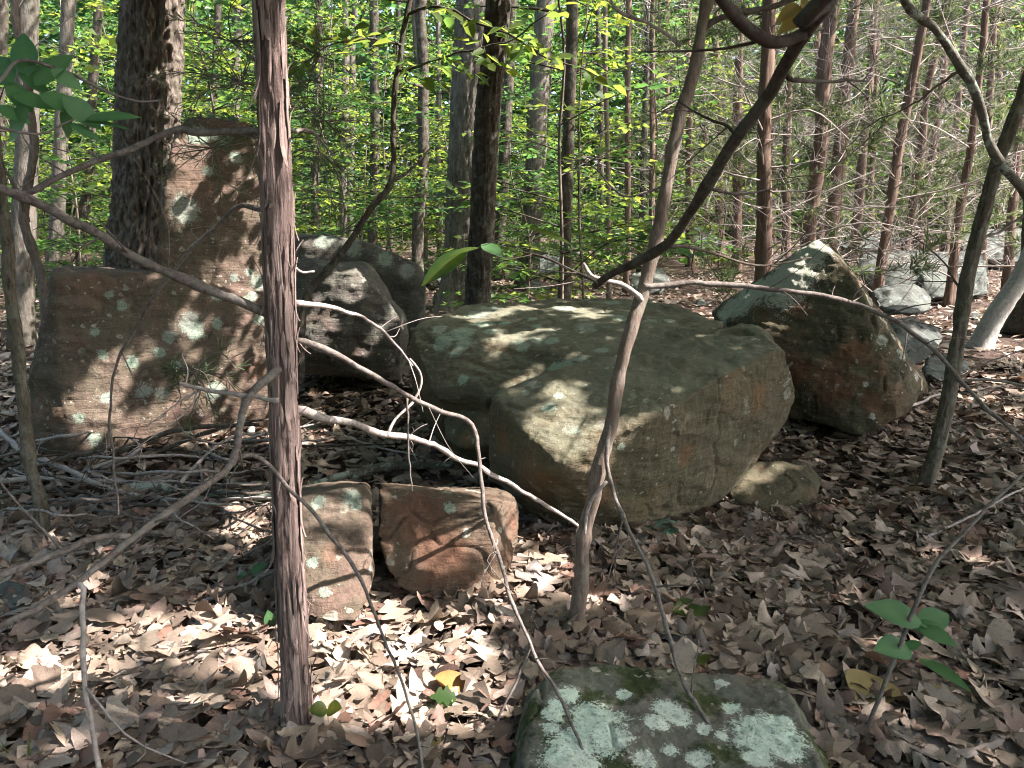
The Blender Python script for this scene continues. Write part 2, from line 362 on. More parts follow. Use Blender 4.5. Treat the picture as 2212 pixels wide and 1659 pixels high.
# ------------------------------------------------------------------ boulders
BOULDERS = []
def pt(p): return Vector(p[1:]) if p[0] == 'w' else V(*p)
def boulder(name, chunks, mat, label, vox=.016, amp=1., seed=0, smooth=3, strata=(0, 0, 1), dents=(), cracks=(), rosettes=(), cat='boulder', group=None, facets=70, fs=1., rusts=()):
    bm = bmesh.new()
    for ch in chunks:
        vs = [bm.verts.new(pt(p)) for p in ch]
        r = bmesh.ops.convex_hull(bm, input=vs)
        bmesh.ops.delete(bm, geom=[e for e in r['geom_interior'] if isinstance(e, bmesh.types.BMVert)], context='VERTS')
    bmesh.ops.recalc_face_normals(bm, faces=bm.faces)
    me = bpy.data.meshes.new(name); bm.to_mesh(me); bm.free()
    o = bpy.data.objects.new(name, me); COL.objects.link(o)
    md = o.modifiers.new('r', 'REMESH'); md.mode = 'VOXEL'; md.voxel_size = vox; md.adaptivity = 0
    ms = o.modifiers.new('s', 'SMOOTH'); ms.factor = .5; ms.iterations = max(0, smooth-1)
    dg = bpy.context.evaluated_depsgraph_get(); ev = o.evaluated_get(dg); em = ev.to_mesh()
    n = len(em.vertices); P = np.empty(n*3, np.float32); em.vertices.foreach_get('co', P); P = P.reshape(-1, 3).astype(float)
    Nn = np.empty(n*3, np.float32); em.vertices.foreach_get('normal', Nn); Nn = Nn.reshape(-1, 3).astype(float)
    q = np.empty(len(em.loops), np.int32); em.loops.foreach_get('vertex_index', q)
    sz = np.empty(len(em.polygons), np.int32); em.polygons.foreach_get('loop_total', sz)
    assert (sz == 4).all(); q = q.reshape(-1, 4); ev.to_mesh_clear(); bpy.data.objects.remove(o)
    s = np.array(strata, float); s /= np.linalg.norm(s)
    h = P@s; A = P-h[:, None]*s; PS = A*2.2+np.outer(h*16, s)
    rf = np.random.default_rng(seed+500); size = (P.max(0)-P.min(0)).max()
    for _ in range(facets):
        nv = rf.normal(0, 1, 3); nv /= np.linalg.norm(nv); pr = P@nv; cut = pr.max()-size*fs*(.004+.035*rf.random()**2)
        P = P-np.outer(np.clip(pr-cut, 0, None)*.92, nv)
    d = .013*fbm(P*2.4, 3, seed) + .015*np.round(fbm(P*np.array([3.4, 3.4, 4.6])+5, 3, seed+61)*2.4)/2.4 + .009*fbm(P*11, 3, seed+5) + .010*fbm(PS, 3, seed+11) + .0045*fbm(P*42, 2, seed+21)
    cell = fbm(P*5.5, 2, seed+31); d -= .022*np.clip(1-np.abs(cell)*9, 0, 1)*(vnoise(P*1.7, seed+3) > .1)
    st2 = np.round((h+.05*fbm(A*1.7+9, 3, seed+41))*13)/13*13; d += .004*np.sin(st2*2.399+seed)*np.clip(1-np.abs(Nn@s), 0, 1)
    d *= amp
    for (p, r, dep) in dents:
        dist = np.linalg.norm(P-np.array(pt(p)), axis=1)*(1+.35*vnoise(P*9, seed+77)); d -= dep*np.clip(1-(dist/r)**2, 0, 1)
    for (poly, r, dep) in cracks:
        Q = spline([pt(p) for p in poly], 40); Q = Q+.02*np.stack([vnoise(Q*12+k*7, seed+k) for k in range(3)], 1)
        dist = np.min(np.linalg.norm(P[:, None, :]-Q[None], axis=2), 1) if n < 90000 else np.concatenate([np.min(np.linalg.norm(P[i:i+20000, None, :]-Q[None], axis=2), 1) for i in range(0, n, 20000)])
        d -= dep*np.clip(1-dist/r, 0, 1)
    P2 = P+Nn*d[:, None]
    org = P2.mean(0); org[2] = P2[:, 2].min()
    lich = np.full(n, 5.); rust = np.full(n, 5.)
    if rosettes or rusts:
        bt = BVHTree.FromPolygons([tuple(v) for v in P2], [tuple(f) for f in q.tolist()])
        for spots, arr in ((rosettes, lich), (rusts, rust)):
            for (px, py, r) in spots:
                hit = bt.ray_cast(Vector((0, 0, CAM_H)), ray(px, py).normalized())
                if hit[0] is not None: np.minimum(arr, np.linalg.norm(P2-np.array(hit[0]), axis=1)/r, out=arr)
    o = link(name, mesh_np(name, P2-org, [q], mat, True, {'lich': lich, 'rust': rust})); o.location = org
    tag(o, label, cat, group); BOULDERS.append(o)
    return o

R_red = rock_mat('red_brown_rock', (.088, .069, .05), (.145, .112, .085), (.16, .10, .065), .3, lichen=(.22, .29, .22), spots=.75, film=.5, filmc=(.08, .082, .052), rot=(.25, 0, 0), red=(.12, .078, .062), spotc=(.28, .28, .22))
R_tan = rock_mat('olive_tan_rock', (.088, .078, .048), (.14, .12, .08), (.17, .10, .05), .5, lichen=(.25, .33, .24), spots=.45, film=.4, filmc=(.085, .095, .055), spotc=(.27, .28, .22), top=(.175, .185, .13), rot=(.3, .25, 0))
R_olv = rock_mat('olive_rock', (.065, .058, .035), (.11, .095, .062), (.15, .07, .04), .55, lichen=(.44, .48, .38), spots=.35, film=.35, filmc=(.07, .085, .045), rot=(.2, .3, 0))  # lichen tint raised so the pyramid's left slope looks lit
R_dark = rock_mat('dark_grey_rock', (.075, .07, .062), (.14, .125, .105), (.25, .14, .09), .25, spots=.5, film=.5, filmc=(.13, .15, .11))
R_gry = rock_mat('grey_green_rock', (.05, .055, .05), (.085, .09, .08), (.10, .08, .055), .2, lichen=(.17, .21, .18), spots=.8, film=.6, filmc=(.10, .125, .105), spotc=(.22, .24, .21))
R_mos = rock_mat('mossy_rock', (.085, .085, .068), (.15, .145, .115), (.14, .085, .05), .5, lichen=(.52, .66, .53), spots=.7, film=.3, filmc=(.16, .20, .14), moss=.9)
R_grn = rock_mat('green_stone', (.06, .10, .07), (.11, .16, .11), (.12, .11, .07), .2, spots=.4, film=.6, filmc=(.09, .16, .10))

boulder('boulder', [
    [(112, 590, 4.85), (130, 577, 4.95), (335, 592, 5.12), (590, 640, 5.4), (582, 930, 5.33), (430, 950, 5.16), (250, 985, 4.85), (150, 1012, 4.62), (70, 975, 4.72), (62, 880, 4.78), (64, 800, 4.86), (100, 640, 4.95),
     (60, 840, 5.3), (118, 590, 5.45), (140, 575, 5.5), (330, 580, 5.75), (580, 640, 6.0), (580, 900, 6.1), (70, 940, 5.5)],
    [(338, 640, 5.12), (346, 470, 5.17), (362, 380, 5.2), (372, 310, 5.28), (388, 272, 5.34), (408, 252, 5.42), (470, 262, 5.5), (540, 266, 5.56), (566, 320, 5.56), (600, 600, 5.5), (598, 930, 5.4), (338, 930, 5.02),
     (350, 470, 5.7), (378, 310, 5.8), (410, 256, 5.8), (535, 268, 6.0), (565, 320, 6.0), (600, 640, 6.05), (580, 880, 6.0)],
    ], R_red, 'tall red-brown slab boulder with lichen specks and a high shoulder, behind the shaggy cedar trunk', .0165, .7, 3, 1, (.15, .1, 1), fs=.35, rusts=[(90, 880, .12), (120, 900, .08), (560, 800, .1), (200, 620, .15), (460, 840, .08)],
    dents=[((480, 900, 5.25), .12, .03), ((80, 860, 4.85), .18, .05)],
    cracks=[([(498, 848, 5.25), (500, 870, 5.25)], .03, .03), ([(487, 830, 5.2), (492, 900, 5.2)], .02, .03), ([(110, 930, 4.72), (150, 990, 4.66)], .03, .03), ([(336, 470, 5.1), (338, 600, 5.12)], .02, .02)],
    rosettes=[(400, 455, .125), (408, 700, .10), (420, 715, .085), (265, 660, .045), (236, 635, .04), (363, 728, .06), (345, 760, .05), (204, 717, .04), (222, 765, .045), (285, 782, .055), (310, 845, .07), (350, 850, .06), (465, 845, .09), (205, 950, .06), (90, 880, .02),
              (555, 610, .08), (540, 590, .05), (430, 292, .10), (480, 300, .08), (510, 340, .06), (545, 640, .05), (560, 690, .06), (530, 650, .04), (470, 640, .05), (230, 860, .05), (505, 600, .04), (170, 905, .05), (450, 370, .05), (380, 790, .05), (470, 700, .05), (405, 930, .05)])
boulder('boulder', [
    [(630, 600, 6.6), (700, 570, 6.55), (760, 580, 6.45), (820, 640, 6.4), (878, 700, 6.5), (872, 770, 6.5), (862, 824, 6.6), (740, 812, 6.4), (630, 800, 6.3),
     (640, 560, 7.1), (800, 570, 7.1), (885, 690, 7.1), (870, 810, 7.1), (640, 800, 7.1)]], R_dark,
    'rounded dark boulder with rough pale sunlit face, undercut, right beside the shaggy cedar trunk', .021, 1.0, 12, 3, (.1, .1, 1))
boulder('boulder', [
    [(620, 510, 7.2), (700, 508, 7.3), (790, 522, 7.3), (830, 545, 7.25), (900, 570, 7.2), (920, 610, 7.15), (918, 700, 7.15), (880, 760, 7.2), (640, 780, 7.2),
     (620, 515, 8.2), (800, 530, 8.2), (915, 590, 8.0), (918, 700, 8.0), (640, 790, 8.2)]], R_dark,
    'dark flat-topped boulder rising behind the rounded dark boulder', .028, 1., 22, 3, (.1, .1, 1), rosettes=[(700, 520, .12), (760, 535, .12), (830, 560, .1), (880, 585, .1)])
boulder('boulder', [
    [(888, 724, 4.72), (900, 705, 4.8), (1010, 658, 5.3), (1100, 660, 5.4), (1290, 641, 5.65), (1400, 646, 5.55), (1520, 678, 5.1), (1560, 700, 4.7), (930, 838, 4.3), (950, 862, 4.26), (1058, 862, 4.05), (1300, 775, 4.05), (1540, 725, 4.3),
     (884, 765, 4.85), (900, 880, 4.95), (960, 966, 4.85), (1062, 1020, 4.7), (1000, 760, 5.9), (1400, 770, 5.9), (1000, 860, 5.9), (1400, 900, 5.4)],
    [(1062, 862, 3.66), (1082, 846, 3.76), (1300, 768, 3.96), (1500, 722, 4.26), (1600, 702, 4.5), (1655, 712, 4.35), (1692, 746, 3.98), (1190, 1008, 3.20), (1216, 1000, 3.17), (1400, 902, 3.31), (1560, 812, 3.66), (1054, 1030, 3.74), (1110, 1082, 3.52), (1215, 1150, 3.47),
     (1300, 1162, 3.46), (1390, 1160, 3.5), (1540, 1092, 3.78), (1600, 1040, 4.02), (1662, 962, 4.14), (1700, 905, 4.14), (1722, 850, 4.10), (1300, 950, 4.8), (1640, 900, 4.9), (1300, 1050, 4.6)],
    [(955, 905, 4.3), (1000, 880, 4.35), (1060, 890, 4.1), (1060, 960, 3.95), (1010, 965, 4.05), (965, 950, 4.2), (985, 1010, 4.5), (1060, 1030, 4.3), (1000, 900, 4.9)],
    ], R_tan, 'largest olive-tan block in the middle with a tilted top dotted by round green lichens', .0115, .60, 41, 1, (.25, .2, 1), fs=.18, rusts=[(1140, 1040, .16), (1085, 950, .09), (1300, 1060, .1), (1480, 980, .07), (1640, 850, .1), (1010, 950, .08)],
    dents=[((1575, 742, 4.3), .11, .07), ((1000, 868, 4.05), .13, .06), ((1160, 890, 3.68), .05, .03)],
    cracks=[([(1172, 862, 3.72), (1160, 920, 3.6), (1178, 970, 3.45), (1200, 1012, 3.36)], .028, .055), ([(1085, 960, 3.66), (1140, 945, 3.6)], .015, .02), ([(1290, 775, 4.02), (1200, 810, 3.9), (1090, 846, 3.8)], .03, .03),
            ([(1210, 690, 5.0), (1330, 665, 5.3)], .02, .02), ([(1060, 728, 4.75), (1130, 712, 4.9)], .02, .03), ([(1400, 1000, 3.5), (1480, 980, 3.6), (1520, 930, 3.7)], .012, .02), ([(1545, 742, 4.3), (1600, 730, 4.4)], .03, .05), ([(1250, 1040, 3.3), (1330, 1075, 3.38), (1350, 1130, 3.45)], .014, .022), ([(1560, 850, 3.75), (1590, 930, 3.85), (1650, 960, 4.0)], .014, .022), ([(1440, 930, 3.4), (1500, 960, 3.55)], .012, .018), ([(1600, 800, 3.75), (1660, 840, 3.95)], .012, .018), ([(1000, 800, 4.4), (1120, 770, 4.3), (1260, 735, 4.5)], .014, .016), ([(1062, 866, 3.7), (1075, 960, 3.7), (1108, 1070, 3.56)], .03, .03)],
    rosettes=[(1198, 796, .075), (1228, 788, .05), (1190, 736, .07), (1300, 756, .05), (1262, 706, .085), (1330, 684, .085), (1255, 775, .04), (1275, 712, .05), (1345, 690, .06), (1406, 692, .05), (1446, 692, .05), (1240, 776, .02), (1000, 720, .12), (1040, 700, .12), (960, 735, .1), (1000, 745, .07), (1060, 715, .06), (1090, 700, .06),
              (1160, 705, .05), (985, 762, .06), (1000, 819, .05), (950, 710, .07), (1030, 680, .12), (1060, 665, .12), (1320, 655, .10), (1400, 652, .08), (1150, 690, .05), (1120, 740, .05), (1188, 880, .05), (1240, 930, .03), (1205, 856, .035), (1600, 760, .03), (1160, 735, .07), (1130, 748, .06), (1560, 690, .06), (1220, 665, .1), (1340, 965, .03), (1135, 850, .03)])
boulder('boulder', [
    [(1764, 518, 5.55), (1792, 540, 5.45), (1745, 545, 5.55), (1700, 612, 5.52), (1612, 702, 5.5), (1690, 772, 5.42), (1706, 905, 5.3), (1790, 905, 5.2), (1862, 944, 4.98), (1944, 905, 4.98), (1972, 860, 5.1), (1962, 790, 5.18), (1896, 690, 5.25), (1838, 600, 5.36),
     (1536, 672, 6.6), (1570, 692, 5.9), (1752, 528, 6.4), (1806, 545, 6.0), (1870, 625, 6.0), (1930, 720, 6.0), (2000, 832, 5.9), (1560, 760, 6.7), (1990, 850, 6.2), (1700, 850, 6.5)]],
    R_olv, 'pyramid-shaped olive boulder with a dark triangular face and pale lichen along its right ridge', .0125, .7, 61, 1, (.35, .2, 1), fs=.12, rusts=[(1800, 830, .2), (1730, 800, .13), (1850, 760, .13), (1720, 660, .12), (1880, 870, .1)],
    dents=[((1720, 925, 5.15), .15, .05), ((1800, 930, 5.2), .12, .04)],
    cracks=[([(1860, 640, 5.5), (1900, 740, 5.45), (1910, 830, 5.4)], .03, .03), ([(1710, 870, 5.18), (1800, 850, 5.2)], .02, .03)],
    rosettes=[(1700, 580, .30), (1660, 610, .32), (1620, 640, .32), (1580, 662, .32), (1738, 548, .25), (1690, 600, .3), (1820, 555, .05), (1850, 600, .05), (1880, 650, .06), (1910, 690, .06), (1930, 725, .06), (1950, 765, .06), (1965, 790, .06), (1980, 815, .05), (1870, 830, .025), (1915, 700, .06), (1905, 735, .05)])  # widest rosettes: left-slope lichen, its paleness also stands in for light
boulder('boulder', [
    [(640, 1075, 2.88), (700, 1064, 2.9), (790, 1050, 2.92), (806, 1066, 2.9), (800, 1180, 2.76), (806, 1270, 2.68), (770, 1345, 2.56), (690, 1345, 2.52), (600, 1300, 2.6), (610, 1120, 2.8),
     (660, 1050, 3.4), (790, 1046, 3.4), (800, 1200, 3.2), (640, 1250, 3.2)]], R_red, 'small grey-brown block standing upright against the shaggy cedar trunk, left of the rusty block', .010, .55, 71, 1, (.1, .1, 1), fs=.3, rusts=[(720, 1200, .06)],
    rosettes=[(690, 1085, .04), (760, 1075, .05), (700, 1280, .03), (675, 1215, .03), (770, 1095, .03)])
boulder('boulder', [
    [(810, 1060, 2.92), (822, 1044, 3.0), (940, 1050, 3.02), (1010, 1064, 2.98), (1068, 1082, 2.86), (1114, 1092, 3.02), (1118, 1160, 2.98), (1095, 1250, 2.88), (1062, 1312, 2.72), (930, 1305, 2.7), (850, 1260, 2.74), (816, 1160, 2.82),
     (830, 1046, 3.4), (1100, 1062, 3.5), (1110, 1150, 3.4), (850, 1200, 3.3)]], rock_mat('rusty_rock', (.082, .066, .048), (.125, .098, .068), (.125, .060, .036), .85, spots=.35, film=.4, filmc=(.125, .105, .065), red=(.10, .066, .048), rot=(.2, .2, 0)),
    'small rusty-red faced block at the foot of the largest boulder', .010, .6, 83, 1, (.2, .1, 1), fs=.35, rusts=[(900, 1120, .16), (960, 1200, .14), (850, 1100, .06)],
    cracks=[([(825, 1095, 2.97), (900, 1120, 2.95), (985, 1140, 2.95)], .02, .025)], rosettes=[(970, 1095, .03), (965, 1065, .03)])
boulder('boulder', [
    [(1150, 1500, 1.98), (1196, 1452, 2.10), (1312, 1432, 2.18), (1460, 1448, 2.15), (1600, 1452, 2.14), (1690, 1470, 2.1), (1722, 1535, 1.95), (1775, 1665, 1.7), (1830, 1900, 1.4), (1090, 1900, 1.4), (1120, 1660, 1.74),
     ('w', -.05, 1.25, -.05), ('w', .85, 1.25, -.05), ('w', .02, 2.25, -.08), ('w', .85, 2.3, -.08), ('w', -.08, 1.7, -.08), ('w', .95, 1.7, -.08)]],
    R_mos, 'low mossy rock splashed with pale green lichen, lowest in view', .008, .6, 91, 1, (.1, .1, 1), fs=.25,
    rosettes=[(1290, 1560, .11), (1310, 1590, .09), (1270, 1540, .05), (1240, 1610, .09), (1220, 1640, .09), (1250, 1650, .08), (1190, 1570, .04), (1195, 1545, .05), (1230, 1500, .045), (1200, 1520, .03), (1440, 1530, .05), (1420, 1560, .05), (1460, 1545, .06), (1650, 1590, .12), (1680, 1600, .1), (1620, 1560, .05), (1690, 1560, .05), (1700, 1620, .07), (1580, 1530, .04), (1560, 1590, .03), (1640, 1640, .06), (1510, 1640, .05), (1450, 1620, .03), (1560, 1475, .03), (1350, 1500, .03), (1390, 1640, .05), (1520, 1575, .03)])
boulder('boulder', [
    [(1560, 1075, 3.9), (1590, 1020, 4.05), (1640, 992, 4.15), (1740, 1000, 4.15), (1772, 1040, 4.1), (1765, 1120, 3.75), (1680, 1128, 3.68), (1580, 1110, 3.75), (1600, 1010, 4.5), (1740, 1000, 4.5), (1770, 1080, 4.3)]], R_olv,
    'small squat olive stone in leaves below the right end of the largest boulder', .012, .6, 97, 4, (.1, .1, 1), cat='stone')
boulder('boulder', [
    [(1385, 1150, 3.42), (1420, 1118, 3.5), (1470, 1130, 3.5), (1476, 1170, 3.38), (1430, 1186, 3.33), (1390, 1178, 3.36), (1420, 1130, 3.7), (1470, 1140, 3.7)]], R_grn, 'small bright green mossy stone wedged under the largest boulder', .008, .5, 99, 4, cat='stone')
boulder('boulder', [
    [(-30, 1275, 2.85), (20, 1262, 2.9), (70, 1280, 2.85), (78, 1320, 2.75), (30, 1335, 2.7), (-40, 1330, 2.7), (20, 1265, 3.1)]], R_gry, 'small pale lichened stone in leaf litter left of the shaggy cedar', .01, .5, 101, 4, cat='stone')
# the ledges and rocks farther back
boulder('boulder', [
    [(1850, 575, 13.2), (1880, 552, 13.6), (1990, 548, 13.8), (2090, 556, 13.6), (2130, 560, 13.4), (2135, 640, 13.0), (2000, 660, 12.6), (1880, 655, 12.8), (1860, 540, 15.2), (2120, 545, 15.2), (2130, 620, 15)],
    [(1990, 590, 12.9), (2030, 575, 13.2), (2060, 640, 12.8), (1990, 650, 12.6), (2000, 590, 14)]], R_gry, 'long pale lichened ledge behind the pyramid-shaped boulder', .045, 1.5, 111, 3)
boulder('boulder', [
    [(1880, 630, 10.4), (1960, 614, 10.6), (2008, 622, 10.5), (2014, 675, 10.2), (1950, 690, 9.8), (1890, 680, 10), (1900, 620, 11.4), (2000, 616, 11.4)]], R_gry, 'squarish lichened rock in front of the long pale ledge', .035, 1.2, 113, 3)
boulder('boulder', [
    [(2040, 520, 18), (2130, 498, 18.5), (2230, 496, 18.5), (2240, 585, 17.5), (2060, 570, 17.6), (2120, 500, 21), (2240, 500, 21)]], R_gry, 'grey boulder farthest right, beyond the long pale ledge', .06, 1.8, 117, 3)
boulder('boulder', [
    [(1900, 700, 7.6), (1960, 684, 7.8), (2038, 712, 7.7), (2030, 760, 7.2), (1960, 800, 6.9), (1900, 760, 7.0), (1950, 690, 8.6), (2030, 710, 8.4)]], R_gry, 'low pale rock close behind the right ridge of the pyramid-shaped boulder', .025, 1., 119, 3)
boulder('boulder', [
    [(1990, 770, 7.2), (2060, 762, 7.3), (2100, 790, 7.1), (2060, 826, 6.8), (1985, 826, 6.7), (2060, 765, 7.9)]], R_gry, 'small half-buried grey rock between the pyramid-shaped boulder and the rough leaning sapling', .02, .8, 121, 3, cat='stone')
boulder('boulder', [
    [(1095, 560, 17), (1150, 540, 17.3), (1230, 545, 17.2), (1240, 590, 16.6), (1110, 600, 16.5), (1160, 540, 19), (1230, 548, 19)]], R_gry, 'pale rock among tree feet behind the largest boulder', .06, 1.5, 123, 3)
boulder('boulder', [
    [(930, 590, 15), (970, 575, 15.3), (1010, 585, 15.2), (1000, 625, 14.5), (935, 620, 14.5), (970, 576, 16.2)]], R_gry, 'mossy hump of rock at the foot of the thick grey oak', .05, 1.4, 127, 4)
boulder('boulder', [
    [(1350, 590, 11.5), (1420, 578, 11.8), (1460, 605, 11.6), (1440, 640, 11), (1350, 640, 11), (1420, 580, 12.8)]], R_gry, 'lichened rock just behind the top edge of the largest boulder', .04, 1.1, 129, 3)
boulder('boulder', [
    [(1800, 515, 22), (1850, 500, 22.5), (1960, 505, 22.4), (1970, 540, 21), (1800, 545, 21), (1860, 500, 25)]], R_gry, 'far grey outcrop above the tip of the pyramid-shaped boulder', .07, 1.6, 131, 3)
boulder('boulder', [
    [(1440, 505, 24), (1490, 490, 24.4), (1560, 505, 24), (1560, 540, 23), (1440, 545, 23), (1500, 492, 26)]], R_gry, 'far grey rock between the forked sapling and the reddish cedars', .08, 1.6, 133, 3)
for i, (px, py, w, lab) in enumerate([(1150, 625, 46, 'small pale stone lying in sunlit leaves behind the largest boulder'), (1250, 560, 40, 'grey stone beside the slim dark tree behind the largest boulder'), (1515, 660, 30, 'small pale stone left of the pyramid-shaped boulder'),
                                      (1660, 600, 40, 'grey stone at the foot of the reddish cedar behind the pyramid-shaped boulder'), (1320, 545, 34, 'far stone in shade beneath the thin saplings'), (2110, 690, 40, 'grey stone by the pale leaning trunk'), (985, 555, 40, 'far mossy stone left of the thick grey oak'), (1700, 520, 38, 'far pale stone by the leaning cedars')]):
    p = G(px, py); d = p.y; h = w*.45
    boulder('stone', [[(px-w*.5, py-2, d), (px-w*.3, py-h*.8, d+.1), (px+w*.2, py-h, d+.2), (px+w*.5, py-h*.2, d+.05), (px+w*.3, py+h*.3, d-.2), (px-w*.3, py+h*.3, d-.2), (px, py-h*.8, d+w/FPX*d)]], R_gry, lab, max(.02, w/FPX*d/14), .7, 140+i, 4, cat='stone')

# ------------------------------------------------------------------ gaps cut in the unseen crowns to place sun patches
dg = bpy.context.evaluated_depsgraph_get(); dg.update()
TREES_BVH = [(o, BVHTree.FromObject(o, dg), o.location.copy()) for o in BOULDERS]
def surf(px, py):
    o0 = Vector((0, 0, CAM_H)); d = ray(px, py).normalized(); best = G(px, py); bd = (best-o0).length
    for o, b, loc in TREES_BVH:
        h = b.ray_cast(o0-loc, d)
        if h[0] is not None and h[3] < bd: bd = h[3]; best = h[0]+loc
    return best
HOLES = []
for (px, py, r) in [ # on the slab boulder
    (215, 838, .09), (240, 815, .09), (268, 785, .05), (200, 915, .05), (245, 928, .05), (300, 936, .06), (330, 925, .04), (410, 312, .09), (390, 395, .08), (402, 440, .07), (545, 440, .05), (555, 520, .08), (535, 600, .09), (548, 622, .05), (400, 690, .05), (405, 715, .05),
    (520, 800, .10), (552, 790, .08), (505, 825, .06), (405, 825, .05), (385, 882, .04), (440, 252, .1), (522, 385, .04), (462, 570, .03),
    # dark boulders
    (735, 610, .13), (770, 600, .1), (720, 650, .12), (700, 640, .1), (665, 760, .08), (690, 745, .05), (760, 640, .06), (665, 540, .1), (740, 520, .06), (875, 690, .04), (650, 790, .05),
    # top of the big block
    (1040, 682, .09), (1080, 672, .08), (1130, 665, .07), (1230, 667, .09), (1275, 682, .09), (1300, 672, .05), (1030, 752, .04), (1070, 738, .06), (1110, 728, .06), (1160, 715, .05), (1060, 690, .07), (1200, 860, .05), (1222, 850, .05), (1240, 885, .06), (1260, 920, .04), (1225, 920, .03), (1240, 960, .05), (1205, 975, .04), (1130, 935, .05), (1010, 918, .05), (1180, 830, .03), (1660, 705, .07),
    # pyramid boulder, ridge
    (1600, 670, .16), (1640, 640, .14), (1680, 600, .14), (1715, 570, .1), (1630, 690, .05), (1680, 620, .06), (1730, 555, .05), (1806, 548, .06), (1842, 590, .06), (1875, 640, .06), (1912, 700, .05), (1950, 755, .06), (1985, 810, .06),
    # small blocks
    (700, 1090, .07), (670, 1110, .05), (800, 1120, .03), (780, 1065, .05), (1010, 1110, .03), (1640, 1020, .07), (1610, 1040, .05), (1680, 1010, .04),
    # ground
    (790, 1470, .17), (745, 1580, .16), (870, 1400, .10), (700, 1430, .10), (760, 1400, .10), (840, 1400, .12), (900, 1410, .10), (880, 1440, .06), (720, 1490, .14), (790, 1470, .12), (700, 1560, .14), (780, 1560, .13), (840, 1530, .08), (740, 1620, .14), (820, 1620, .12), (900, 1600, .06), (680, 1640, .1), (960, 1570, .05), (860, 1640, .1), (650, 1400, .08), (930, 1370, .05), (700, 1360, .06),
    (590, 1400, .07), (560, 1420, .09), (500, 1440, .08), (450, 1470, .07), (400, 1500, .05), (600, 1440, .07), (540, 1390, .05), (660, 1510, .08), (640, 1560, .1),
    (1160, 1240, .07), (1190, 1235, .05), (1110, 1270, .05), (1085, 1300, .06), (1060, 1310, .05), (1150, 1290, .04), (1290, 1330, .04), (1310, 1300, .03), (1240, 1310, .04), (1440, 1170, .03),
    (540, 1130, .07), (570, 1160, .08), (520, 1170, .06), (550, 1200, .05), (600, 1110, .05), (500, 1110, .05), (480, 1160, .03), (610, 1180, .05),
    (130, 1320, .06), (170, 1300, .06), (60, 1290, .05), (220, 1270, .05), (210, 1210, .05), (90, 1190, .04), (150, 1480, .07), (190, 1460, .07), (100, 1500, .05), (60, 1580, .08), (110, 1590, .06), (20, 1600, .07), (140, 1640, .06), (240, 1580, .05), (350, 1640, .06), (450, 1600, .05), (310, 1520, .05), (280, 1330, .03), (330, 1560, .04), (600, 1600, .05), (30, 1480, .04),
    (690, 860, .08), (720, 850, .07), (680, 900, .05), (840, 880, .04), (780, 960, .05), (730, 1090, .03), (1030, 1000, .03),
    (1900, 1410, .04), (2080, 1640, .03), (1785, 1200, .03), (1790, 1300, .03), (2090, 1230, .04), (1420, 1350, .025), (1880, 1560, .04),
    (2130, 830, .15), (2190, 850, .16), (2100, 870, .12), (2180, 900, .1), (2140, 770, .15), (2060, 850, .06), (2200, 780, .15), (1990, 720, .12), (2020, 700, .12), (2150, 950, .04), (20, 700, .2), (40, 750, .2), (15, 800, .12), (30, 860, .07), (60, 690, .15)]:
    HOLES.append((np.array(surf(px, py)), r*(1.25 if py < 1000 and px < 600 else .6 if 370 < px < 610 and 1370 < py < 1520 else .85 if py < 1000 and px < 1500 else .55 if px < 470 and py > 1170 else 1.7 if 640 < px < 930 and py > 1340 else .65 if 1170 < px < 1280 and 815 < py < 1000 else 1.15)))
def holes_along(pts, r, n): 
    for p in spline(pts, n): HOLES.append((p, r))
holes_along([V(885, 30, 5.6), V(960, 20, 5.4), V(1060, 60, 5.2), V(1180, 120, 5.0), V(1290, 175, 4.9)], .2, 9); holes_along([V(960, 130, 5.3), V(1080, 100, 5.1), V(1180, 40, 4.9)], .2, 6)
# cedar in front: patches up its right side
for (py, r) in [(30, .03), (160, .05), (230, .05), (290, .06), (330, .04), (390, .05), (470, .04), (560, .05), (600, .06), (640, .07), (680, .06), (930, .05), (970, .06), (1010, .05), (1130, .06), (1090, .05), (1170, .05), (1400, .06), (1450, .06), (1500, .07), (1540, .07)]:
    HOLES.append((np.array(V(595+py*.047+14, py, 1.965)), r*1.45))
holes_along([V(640, 885, 2.15), V(830, 935, 2.35), V(960, 970, 2.6), V(1100, 1040, 2.8), V(1240, 1125, 2.95)], .06, 26)
holes_along([V(652, 658, 2.15), V(800, 690, 2.4), V(890, 790, 2.55)], .07, 12)
holes_along([V(1262, 1110, 2.95), V(1320, 880, 3.0), V(1372, 660, 3.02), V(1440, 400, 3.05), V(1530, 0, 3.1)], .08, 40)
holes_along([V(1290, 605, 3.0), V(1420, 615, 3.05), V(1640, 620, 3.2)], .07, 12)
holes_along([V(330, 40, 7.1), V(360, 300, 7.1), V(350, 420, 7.1)], .16, 8)
holes_along([V(2110, 740, 7.5), V(2170, 640, 7.5), V(2220, 560, 7.5)], .15, 8)
S = np.array(SUN)
HP = np.array([h[0] for h in HOLES]); HR = np.array([h[1] for h in HOLES])
HQ = HP - np.outer(HP@S, S)
def shade_keep(P, extra=.05):
    Q = P-np.outer(P@S, S); keep = np.ones(len(P), bool)
    for i in range(0, len(P), 20000):
        d2 = ((Q[i:i+20000, None, :]-HQ[None])**2).sum(2)
        below = (P[i:i+20000]@S)[:, None] < (HP@S)[None]
        keep[i:i+20000] = ((d2 > (HR+extra)[None]**2) | below).all(1)
    return keep

